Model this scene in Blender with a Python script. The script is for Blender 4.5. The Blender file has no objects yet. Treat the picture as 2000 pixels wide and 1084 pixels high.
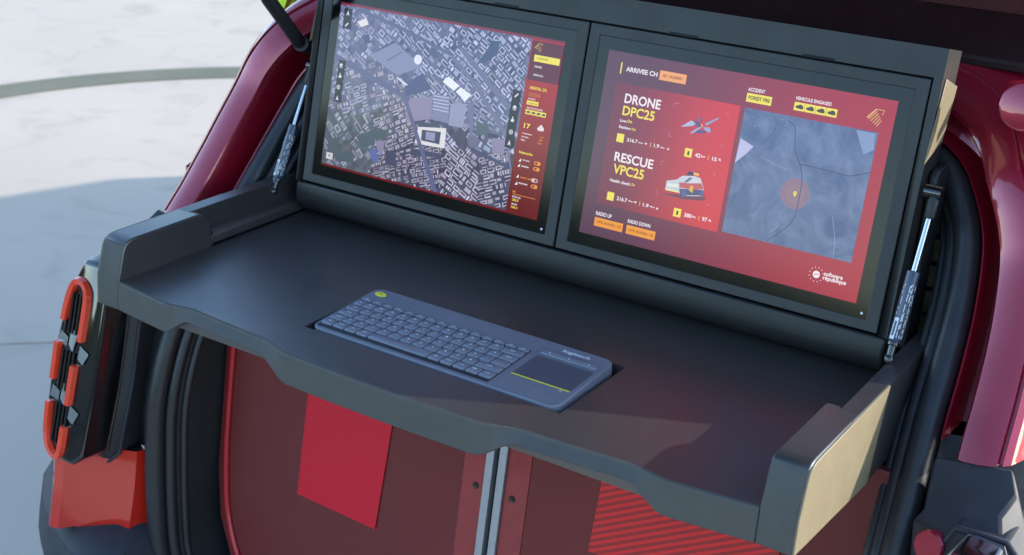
import bpy, bmesh, math, random
from mathutils import Vector, Matrix
R_ = math.radians
sc = bpy.context.scene
COL = sc.collection

# ---------------------------------------------------------------- camera
EXPO = 1.95
cam_d = bpy.data.cameras.new('camera')
cam = bpy.data.objects.new('camera', cam_d); COL.objects.link(cam); sc.camera = cam
CP = Vector((0.88083, -1.07858, 0.70619))
CF, CR, CU = Vector((-0.50727, 0.77331, -0.38035)), Vector((0.82817, 0.55951, 0.03304)), Vector((-0.23836, 0.29824, 0.92425))
cam.matrix_world = Matrix(((CR.x, CU.x, -CF.x, CP.x), (CR.y, CU.y, -CF.y, CP.y), (CR.z, CU.z, -CF.z, CP.z), (0, 0, 0, 1)))
cam_d.sensor_width = 36; cam_d.lens = 48.30; cam_d.clip_start = .05; cam_d.clip_end = 2000
cam_d.dof.use_dof = True; cam_d.dof.focus_distance = 1.62; cam_d.dof.aperture_fstop = 9.0

# ---------------------------------------------------------------- world, sun, exposure
SUN = Vector((2.5, 1.9, 1.0)).normalized()
w = bpy.data.worlds.new('World'); sc.world = w; w.use_nodes = True
nt = w.node_tree; nt.nodes.clear()
sky = nt.nodes.new('ShaderNodeTexSky'); sky.sky_type = 'NISHITA'; sky.sun_disc = False; sky.ozone_density = 2.2; sky.dust_density = .5
sky.sun_elevation = math.asin(SUN.z); sky.sun_rotation = math.atan2(SUN.x, SUN.y)
bg = nt.nodes.new('ShaderNodeBackground'); bg.inputs['Strength'].default_value = 0.15
ow = nt.nodes.new('ShaderNodeOutputWorld')
nt.links.new(sky.outputs[0], bg.inputs[0]); nt.links.new(bg.outputs[0], ow.inputs[0])
sd = bpy.data.lights.new('sun', 'SUN'); sd.energy = 2.0; sd.angle = R_(0.6); sd.color = (1.0, .93, .82)
sun = bpy.data.objects.new('sun', sd); COL.objects.link(sun)
sun.rotation_euler = (-SUN).to_track_quat('-Z', 'Y').to_euler(); sun.location = SUN * 20
sc.view_settings.view_transform = 'Standard'; sc.view_settings.look = 'None'
sc.view_settings.exposure = EXPO; sc.view_settings.gamma = 1
sc.cycles.use_denoising = True
sc.cycles.max_bounces = 8

# ---------------------------------------------------------------- materials
def lin(c):
    return tuple(((v/255)/12.92 if v/255 <= .04045 else ((v/255+.055)/1.055)**2.4) for v in c)
MATS = {}
def mat(name, col, rough=.5, metal=0., coat=0., spec=.5, var=.12, nscale=40., bump=0., bscale=400., rvar=.1, coatr=.05, transmission=0., ior=1.5, coatior=1.5):
    m = bpy.data.materials.new(name); m.use_nodes = True
    n = m.node_tree.nodes; l = m.node_tree.links; b = n['Principled BSDF']
    b.inputs['Metallic'].default_value = metal; b.inputs['IOR'].default_value = ior; b.inputs['Coat IOR'].default_value = coatior
    b.inputs['Specular IOR Level'].default_value = spec
    b.inputs['Coat Weight'].default_value = coat; b.inputs['Coat Roughness'].default_value = coatr
    b.inputs['Transmission Weight'].default_value = transmission
    tc = n.new('ShaderNodeTexCoord')
    no = n.new('ShaderNodeTexNoise'); no.inputs['Scale'].default_value = nscale; no.inputs['Detail'].default_value = 5
    l.new(tc.outputs['Object'], no.inputs['Vector'])
    ra = n.new('ShaderNodeMapRange'); ra.inputs['From Min'].default_value = .3; ra.inputs['From Max'].default_value = .7
    ra.inputs['To Min'].default_value = 1-var; ra.inputs['To Max'].default_value = 1+var
    l.new(no.outputs['Fac'], ra.inputs['Value'])
    mx = n.new('ShaderNodeVectorMath'); mx.operation = 'SCALE'; mx.inputs[0].default_value = col[:3]
    l.new(ra.outputs[0], mx.inputs['Scale']); l.new(mx.outputs[0], b.inputs['Base Color'])
    rr = n.new('ShaderNodeMapRange'); rr.inputs['From Min'].default_value = .3; rr.inputs['From Max'].default_value = .7
    rr.inputs['To Min'].default_value = max(.02, rough*(1-rvar)); rr.inputs['To Max'].default_value = rough*(1+rvar)
    no2 = n.new('ShaderNodeTexNoise'); no2.inputs['Scale'].default_value = nscale*.37; no2.inputs['Detail'].default_value = 6
    l.new(tc.outputs['Object'], no2.inputs['Vector']); l.new(no2.outputs['Fac'], rr.inputs['Value']); l.new(rr.outputs[0], b.inputs['Roughness'])
    if bump:
        nb = n.new('ShaderNodeTexNoise'); nb.inputs['Scale'].default_value = bscale; nb.inputs['Detail'].default_value = 3
        l.new(tc.outputs['Object'], nb.inputs['Vector'])
        bu = n.new('ShaderNodeBump'); bu.inputs['Strength'].default_value = bump; bu.inputs['Distance'].default_value = .001
        l.new(nb.outputs['Fac'], bu.inputs['Height']); l.new(bu.outputs[0], b.inputs['Normal'])
    MATS[name] = m
    return m
def emat(name, col, k=1.0, rough=.12):
    """a lit pixel area of a display behind its cover glass"""
    key = 'lit_' + name
    if key in MATS: return MATS[key]
    m = bpy.data.materials.new(key); m.use_nodes = True
    b = m.node_tree.nodes['Principled BSDF']
    b.inputs['Base Color'].default_value = (.004, .004, .005, 1); b.inputs['Roughness'].default_value = rough; b.inputs['Specular IOR Level'].default_value = .3
    c = lin(col)
    b.inputs['Emission Color'].default_value = (*c, 1); b.inputs['Emission Strength'].default_value = k / 2**EXPO
    MATS[key] = m
    return m
TRAY = mat('tray_satin_black', (.036, .034, .034), .35, spec=1.0, bump=.05, bscale=1500, var=.06, ior=1.66)
APRON = mat('apron_matt_black', (.082, .078, .07), .6, spec=.35, bump=.06, bscale=1500, var=.06)
HOUS = mat('housing_satin_black', (.02, .0195, .019), .42, spec=.45, bump=.05, bscale=1500, var=.06)
FRAME = mat('monitor_frame_grey', (.028, .028, .028), .45, spec=.45, bump=.04, bscale=1600, var=.05)
GLASS = mat('screen_cover_glass', (.004, .004, .005), .1, spec=.3, var=.02)
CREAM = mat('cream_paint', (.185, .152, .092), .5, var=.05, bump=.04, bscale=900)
KEYB = mat('keyboard_shell', (.16, .172, .215), .42, spec=.5, var=.05)
KEYC = mat('key_cap', (.19, .205, .255), .38, spec=.5, var=.06)
PAD = mat('touchpad_surface', (.08, .083, .11), .4, var=.04)
LIME = mat('yellow_plastic', (.75, .68, .05), .45, var=.04)
PRINT = mat('white_print', (.75, .76, .8), .6, var=.03)
RUBBER = mat('rubber_seal', (.022, .023, .026), .38, spec=.5, var=.1, bump=.05, bscale=600)
PLAST = mat('black_plastic', (.02, .02, .022), .5, spec=.45, bump=.15, bscale=900, var=.1)
PLASTG = mat('grey_black_plastic', (.035, .037, .045), .55, spec=.3, bump=.1, bscale=900, var=.08)
GLOSSB = mat('gloss_black', (.006, .006, .007), .07, coat=1., var=.05)
PAINT = mat('red_metallic_paint', (.34, .008, .03), .34, metal=.4, coat=1., coatr=.03, coatior=1.62, var=.05, nscale=500)
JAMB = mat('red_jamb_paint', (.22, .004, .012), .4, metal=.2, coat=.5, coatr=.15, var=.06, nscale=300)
REDLIT = mat('red_paint_lit_low', (.55, .016, .006), .16, coat=1., coatr=.03, var=.05, nscale=200)  # car red brightened in colour for light thrown up from sunlit ground
STEEL = mat('rod_steel', (.55, .56, .58), .22, metal=1., var=.05)
CHROME = mat('lamp_chrome', (.38, .4, .45), .25, metal=1., var=.05)
STRUT = mat('strut_black', (.03, .045, .08), .32, spec=.5, coat=.4, var=.05)
ALU = mat('anodised_aluminium', (.4, .4, .42), .42, metal=.6, var=.05, nscale=120)
DARK = mat('interior_dark', (.008, .008, .009), .8, var=.1)
LINER = mat('interior_trim', (.014, .014, .016), .6, spec=.4, bump=.2, bscale=700)
LAMPR = mat('lamp_red_bar', (.85, .055, .018), .28, coat=1., var=.04)
OLIVE = mat('olive_fabric', (.6, .54, .32), .85, var=.35, nscale=25, bump=.3, bscale=400)
TYRE = mat('tyre_rubber', (.018, .018, .018), .75, bump=.3, bscale=200)
WGLASS = mat('tinted_glass', (.006, .008, .009), .05, coat=1., var=.02)

# ---------------------------------------------------------------- helpers
def tag(o, label=None, cat=None, group=None, kind=None):
    if label: o['label'] = label
    if cat: o['category'] = cat
    if group: o['group'] = group
    if kind: o['kind'] = kind
    return o
def thing(name, loc, label, cat, group=None):
    o = bpy.data.objects.new(name, None); COL.objects.link(o); o.location = loc
    o.empty_display_size = .05
    return tag(o, label, cat, group)
def attach(o, parent):
    if parent is not None:
        o.parent = parent
        o.matrix_parent_inverse = parent.matrix_basis.inverted()
def mo(name, vs, fs, m, parent=None, smooth=None, bevel=0., seg=2, loc=None, weld=False):
    me = bpy.data.meshes.new(name); me.from_pydata([tuple(v) for v in vs], [], [tuple(f) for f in fs])
    bm = bmesh.new(); bm.from_mesh(me)
    if weld: bmesh.ops.remove_doubles(bm, verts=bm.verts, dist=1e-5)
    bmesh.ops.recalc_face_normals(bm, faces=bm.faces); bm.to_mesh(me); bm.free()
    o = bpy.data.objects.new(name, me); COL.objects.link(o)
    if m is not None: me.materials.append(m)
    if smooth is not None: shade(me, smooth)
    if bevel:
        b = o.modifiers.new('bevel', 'BEVEL'); b.width = bevel; b.segments = seg; b.limit_method = 'ANGLE'; b.angle_limit = R_(32)
        b.harden_normals = False
        if smooth is None: shade(me, 40)
    attach(o, parent)
    if loc: o.location = loc
    return o
def shade(me, ang):
    me.polygons.foreach_set('use_smooth', [True]*len(me.polygons))
    bm = bmesh.new(); bm.from_mesh(me); a = R_(ang)
    for e in bm.edges:
        if len(e.link_faces) == 2 and e.calc_face_angle(0) > a: e.smooth = False
    bm.to_mesh(me); bm.free()
def boxg(x0, x1, y0, y1, z0, z1):
    v = [(x, y, z) for x in (x0, x1) for y in (y0, y1) for z in (z0, z1)]
    f = [(0, 1, 3, 2), (4, 6, 7, 5), (0, 4, 5, 1), (2, 3, 7, 6), (0, 2, 6, 4), (1, 5, 7, 3)]
    return v, f
def box(name, x0, x1, y0, y1, z0, z1, m, parent=None, bevel=0., seg=2):
    v, f = boxg(x0, x1, y0, y1, z0, z1); return mo(name, v, f, m, parent, bevel=bevel, seg=seg)
def prismg(poly, d):
    """poly: list of 3-D points (planar ring), d: extrusion vector"""
    n = len(poly); d = Vector(d); v = [Vector(p) for p in poly] + [Vector(p)+d for p in poly]
    f = [tuple(range(n)), tuple(range(2*n-1, n-1, -1))] + [(i, (i+1) % n, n+(i+1) % n, n+i) for i in range(n)]
    return v, f
def prism(name, poly, d, m, parent=None, bevel=0., seg=2, smooth=None):
    v, f = prismg(poly, d); return mo(name, v, f, m, parent, bevel=bevel, seg=seg, smooth=smooth)
def smoothpath(pts, n=6):
    P = [Vector(p) for p in pts]; out = []
    for i in range(len(P)-1):
        p0 = P[max(i-1, 0)]; p1 = P[i]; p2 = P[i+1]; p3 = P[min(i+2, len(P)-1)]
        for k in range(n):
            t = k/n
            out.append(.5*((2*p1)+(-p0+p2)*t+(2*p0-5*p1+4*p2-p3)*t*t+(-p0+3*p1-3*p2+p3)*t**3))
    out.append(P[-1]); return out
def tubeg(path, r, seg=10, caps=True):
    P = [Vector(p) for p in path]; v = []; f = []
    rr = r if isinstance(r, (list, tuple)) else [r]*len(P)
    t0 = (P[1]-P[0]).normalized(); up = Vector((0, 0, 1)) if abs(t0.z) < .9 else Vector((1, 0, 0))
    nrm = t0.cross(up).normalized()
    for i, p in enumerate(P):
        t = ((P[min(i+1, len(P)-1)]-P[max(i-1, 0)])).normalized()
        nrm = (nrm - t*nrm.dot(t)).normalized(); b = t.cross(nrm)
        for k in range(seg):
            a = 2*math.pi*k/seg; v.append(p+(nrm*math.cos(a)+b*math.sin(a))*rr[i])
    for i in range(len(P)-1):
        for k in range(seg):
            f.append((i*seg+k, i*seg+(k+1) % seg, (i+1)*seg+(k+1) % seg, (i+1)*seg+k))
    if caps:
        f.append(tuple(range(seg-1, -1, -1))); f.append(tuple((len(P)-1)*seg+k for k in range(seg)))
    return v, f
def tube(name, path, r, m, parent=None, seg=10):
    v, f = tubeg(path, r, seg); return mo(name, v, f, m, parent, smooth=50)
def join(*gs):
    V = []; F = []
    for v, f in gs:
        o = len(V); V += list(v); F += [tuple(i+o for i in q) for q in f]
    return V, F
def loft(rows, closed=False):
    n = len(rows[0]); v = [p for r in rows for p in r]; f = []
    for i in range(len(rows)-1):
        for k in range(n if closed else n-1):
            f.append((i*n+k, i*n+(k+1) % n, (i+1)*n+(k+1) % n, (i+1)*n+k))
    return v, f
def sst(a, b, x):
    t = min(1, max(0, (x-a)/(b-a))); return t*t*(3-2*t)
def interp(tab, z):
    if z <= tab[0][0]: return tab[0][1:]
    for a, b in zip(tab[:-1], tab[1:]):
        if z <= b[0]:
            t = (z-a[0])/(b[0]-a[0]); return tuple(a[i]+(b[i]-a[i])*t for i in range(1, len(a)))
    return tab[-1][1:]
def lathe(prof, seg=24):
    """prof: (r, h) pairs about z"""
    rows = [[(r*math.cos(2*math.pi*k/seg), r*math.sin(2*math.pi*k/seg), h) for k in range(seg)] for r, h in prof]
    return loft(rows, True)
def xf(g, M):
    return [M @ Vector(v) for v in g[0]], g[1]
def axisM(p, d):
    q = Vector((0, 0, 1)).rotation_difference(Vector(d).normalized())
    return Matrix.Translation(Vector(p)) @ q.to_matrix().to_4x4()
TEXTQ = []   # lettering, turned into flat mesh outlines in one go

# ================================================================ GROUND
GZ = -.95
def ground_mat():
    m = mat('pale_concrete', (.5, .42, .335), .85, var=.06, nscale=.8, bump=.25, bscale=90)
    n = m.node_tree.nodes; l = m.node_tree.links; b = n['Principled BSDF']
    src = b.inputs['Base Color'].links[0].from_socket
    tc = n.new('ShaderNodeTexCoord')
    st = n.new('ShaderNodeTexNoise'); st.inputs['Scale'].default_value = 3.2; st.inputs['Detail'].default_value = 8; st.inputs['Distortion'].default_value = 1.2
    l.new(tc.outputs['Object'], st.inputs['Vector'])
    cr = n.new('ShaderNodeValToRGB'); cr.color_ramp.elements[0].position = .28; cr.color_ramp.elements[0].color = (.72, .72, .72, 1)
    cr.color_ramp.elements[1].position = .46; cr.color_ramp.elements[1].color = (1, 1, 1, 1)
    l.new(st.outputs['Fac'], cr.inputs[0])
    mm = n.new('ShaderNodeMix'); mm.data_type = 'RGBA'; mm.blend_type = 'MULTIPLY'; mm.inputs[0].default_value = .6
    l.new(src, mm.inputs[6]); l.new(cr.outputs[0], mm.inputs[7]); l.new(mm.outputs[2], b.inputs['Base Color'])
    return m
CONC = ground_mat()
BAND = mat('grey_green_band', (.15, .145, .095), .85, var=.12, nscale=3)
JOINT = mat('joint_filler', (.2, .2, .19), .9)
ground = mo('ground', [(-400, -400, GZ-.012), (400, -400, GZ-.012), (400, 400, GZ-.012), (-400, 400, GZ-.012)], [(0, 1, 2, 3)], JOINT)
tag(ground, kind='structure')
pav = bpy.data.objects.new('pavement', None); COL.objects.link(pav); pav.location = (0, 0, GZ); tag(pav, kind='structure')
SL, SW = 5.6, 4.0; ang = math.atan2(.178, .189)
ca, sa = math.cos(ang), math.sin(ang)
v, f = boxg(-SW/2+.004, SW/2-.004, -SL/2+.004, SL/2-.004, -.06, 0)
slab_me = None
P0 = Vector((-2.165, 1.005))
for i in range(-4, 5):
    for j in range(-3, 3):
        cx = P0.x + ca*(i*SW)-sa*(j*SL+SL/2); cy = P0.y + sa*(i*SW)+ca*(j*SL+SL/2)
        if slab_me is None:
            o = mo('slab', v, f, CONC, pav, bevel=.004, seg=1); slab_me = o.data
        else:
            o = bpy.data.objects.new('slab', slab_me); COL.objects.link(o); attach(o, pav)
            b = o.modifiers.new('bevel', 'BEVEL'); b.width = .004; b.segments = 1; b.limit_method = 'ANGLE'
        o.location = (cx, cy, GZ); o.rotation_euler = (0, 0, ang)
far = []
# apron of the same concrete beyond the slabs
mo('pavement_field', [(x, y, GZ-.006) for x, y in ((-60, -45), (60, -45), (60, 60), (-60, 60))], [(0, 1, 2, 3)], CONC, pav)
# curved drainage band
def circ(p, q, r):
    ax, ay, bx, by, cx, cy = *p, *q, *r
    d = 2*(ax*(by-cy)+bx*(cy-ay)+cx*(ay-by))
    ux = ((ax*ax+ay*ay)*(by-cy)+(bx*bx+by*by)*(cy-ay)+(cx*cx+cy*cy)*(ay-by))/d
    uy = ((ax*ax+ay*ay)*(cx-bx)+(bx*bx+by*by)*(ax-cx)+(cx*cx+cy*cy)*(bx-ax))/d
    return ux, uy, math.hypot(ax-ux, ay-uy)
ux, uy, rad = circ((-4.361, 2.661), (-4.155, 3.19), (-3.798, 3.64))
rows = []
for k in range(61):
    a = math.atan2(3.19-uy, -4.155-ux) - 1.6 + 3.2*k/60
    rows.append([(ux+r*math.cos(a), uy+r*math.sin(a), GZ+.004) for r in (rad-.105, rad+.105)])
vv, ff = loft(rows); tag(mo('paving_band', vv, ff, BAND), kind='structure')

# unseen lawn behind the viewer, kept near and dark for the screen reflections
LAWN = mat('lawn_green', (.022, .032, .012), .95, var=.4, nscale=6, bump=.8, bscale=40)
tag(mo('lawn', [(-200, -200, GZ+.004), (200, -200, GZ+.004), (200, -2.2, GZ+.004), (-200, -2.2, GZ+.004)], [(0, 1, 2, 3)], LAWN), kind='structure')

# unseen dark ridge far off all round, added to darken reflections in the screens
rh = random.Random(5); N = 180; rows = []
for k in range(N+1):
    a = 2*math.pi*k/N; kk = k % N
    h = 8.5+2.2*math.sin(5*a+1)+1.4*math.sin(11*a)+.9*math.sin(23*a+2)
    rows.append([(150*math.cos(a), 150*math.sin(a), GZ-.05), (156*math.cos(a), 156*math.sin(a), GZ+h*.75), (162*math.cos(a), 162*math.sin(a), GZ+h), (185*math.cos(a), 185*math.sin(a), GZ+h*.8), (260*math.cos(a), 260*math.sin(a), GZ-.05)])
vv, ff = loft(rows); tag(mo('unseen_ridge', vv, ff, mat('unseen_ridge_dark', (.022, .03, .016), .95, var=.5, nscale=.15), smooth=60), kind='structure')

# ---- screen page layout in millimetres from the top left of each display: text boxes and shapes
SCR_T = [
 ('R', 'ARRIVEE CH', 28.8, 22.7, 44.6, 6.0, 'white'),
 ('R', 'ID 1A20001', 81.2, 21.4, 26.7, 3.7, 'brown'),
 ('R', 'DRONE', 33.9, 61.8, 51.0, 12.2, 'white'),
 ('R', 'DPC25', 33.9, 77.2, 45.5, 12.2, 'yellow'),
 ('R', 'Live:', 32.3, 85.8, 9.8, 3.4, 'white'),
 ('R', 'On', 42.6, 85.3, 7.1, 3.9, 'yellow'),
 ('R', 'Station:', 32.2, 93.9, 17.5, 3.6, 'white'),
 ('R', 'On', 50.6, 93.8, 5.9, 3.2, 'yellow'),
 ('R', '216.7', 46.6, 108.5, 15.4, 4.6, 'white'),
 ('R', 'Mbps', 63.6, 108.1, 6.5, 2.1, 'white'),
 ('R', '1.9', 85.3, 108.5, 7.4, 4.6, 'white'),
 ('R', 'Mbps', 94.8, 108.2, 5.8, 2.2, 'white'),
 ('R', '42', 142.9, 109.6, 7.2, 5.2, 'white'),
 ('R', 'km', 150.9, 108.3, 5.6, 2.8, 'white'),
 ('R', '15', 166.1, 109.7, 6.1, 4.8, 'white'),
 ('R', '%', 174.4, 108.0, 3.5, 2.8, 'white'),
 ('R', 'RESCUE', 33.4, 136.1, 55.7, 11.9, 'white'),
 ('R', 'VPC25', 34.4, 151.8, 44.3, 12.5, 'yellow'),
 ('R', 'Health check:', 32.5, 162.8, 29.7, 4.0, 'white'),
 ('R', 'On', 63.3, 162.2, 5.4, 3.4, 'yellow'),
 ('R', '216.7', 46.5, 184.4, 15.2, 5.0, 'white'),
 ('R', 'Mbps', 63.6, 183.1, 7.2, 2.3, 'white'),
 ('R', '1.9', 84.5, 184.4, 8.2, 4.6, 'white'),
 ('R', 'Mbps', 94.7, 183.7, 6.6, 2.3, 'white'),
 ('R', '380', 142.9, 184.7, 10.3, 5.0, 'white'),
 ('R', 'km', 154.0, 183.3, 4.9, 2.5, 'white'),
 ('R', '97', 167.6, 184.7, 6.8, 5.2, 'white'),
 ('R', '%', 176.1, 183.4, 3.9, 2.7, 'white'),
 ('R', 'RADIO UP', 20.6, 209.4, 23.2, 5.2, 'white'),
 ('R', 'LIVE (KANAL 12)', 23.6, 220.0, 35.5, 4.3, 'brown'),
 ('R', 'RADIO DOWN', 67.7, 209.3, 32.4, 4.9, 'white'),
 ('R', 'LIVE (KANAL 12)', 70.8, 220.2, 35.1, 4.2, 'brown'),
 ('R', 'ACCIDENT', 195.9, 19.0, 21.7, 4.4, 'white'),
 ('R', 'FOREST FIRE', 198.0, 28.7, 27.8, 4.7, 'dark'),
 ('R', 'VEHICULE ENGAGED', 256.5, 18.9, 44.8, 4.1, 'white'),
 ('R', 'software', 332.8, 213.5, 23.0, 5.1, 'white'),
 ('R', 'république', 332.5, 220.2, 28.4, 6.8, 'white'),
 ('L', 'CATEGORY', 338.7, 28.4, 18.6, 2.5, 'olive'),
 ('L', 'DRONE', 337.2, 39.4, 11.1, 2.6, 'white'),
 ('L', 'ARRIVALS', 337.0, 50.0, 15.4, 2.3, 'white'),
 ('L', 'ARRIVAL CH', 334.9, 68.2, 26.4, 4.2, 'yellow'),
 ('L', 'ACCIDENT', 334.9, 81.4, 12.1, 1.7, 'white'),
 ('L', 'FOREST FIRE', 336.0, 87.4, 14.5, 2.4, 'olive'),
 ('L', 'VEHICULE ENGAGED', 334.7, 93.6, 25.8, 2.1, 'white'),
 ('L', '17', 335.2, 119.8, 10.1, 6.6, 'yellow'),
 ('L', 'Temperature', 334.2, 128.2, 15.3, 2.5, 'white'),
 ('L', 'Humidity', 334.0, 132.6, 11.4, 2.2, 'white'),
 ('L', 'Wind', 333.5, 136.8, 6.7, 2.3, 'white'),
 ('L', '1 %', 362.5, 128.3, 5.1, 2.1, 'orange'),
 ('L', '80%', 361.8, 132.2, 5.4, 2.1, 'orange'),
 ('L', '7 kmh', 359.6, 136.4, 7.4, 1.9, 'orange'),
 ('L', 'Networks', 334.0, 153.8, 21.3, 3.5, 'yellow'),
 ('L', '4G signal', 341.1, 162.9, 11.4, 2.3, 'white'),
 ('L', 'Satellite', 341.1, 170.8, 11.4, 2.3, 'white'),
 ('L', 'Starlink wifi', 342.3, 185.8, 16.0, 2.2, 'orange'),
 ('L', 'Airlink', 340.3, 193.7, 14.9, 2.2, 'white'),
 ('L', 'PC', 333.6, 207.2, 5.3, 2.6, 'orange'),
 ('L', 'DOWNLOAD', 334.0, 213.5, 13.6, 2.3, 'white'),
 ('L', '202.5', 334.6, 218.2, 10.1, 3.3, 'yellow'),
 ('L', 'UPLOAD', 334.1, 223.4, 9.3, 2.3, 'white'),
 ('L', '128.2', 334.5, 227.8, 10.5, 2.9, 'yellow'),
]
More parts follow.
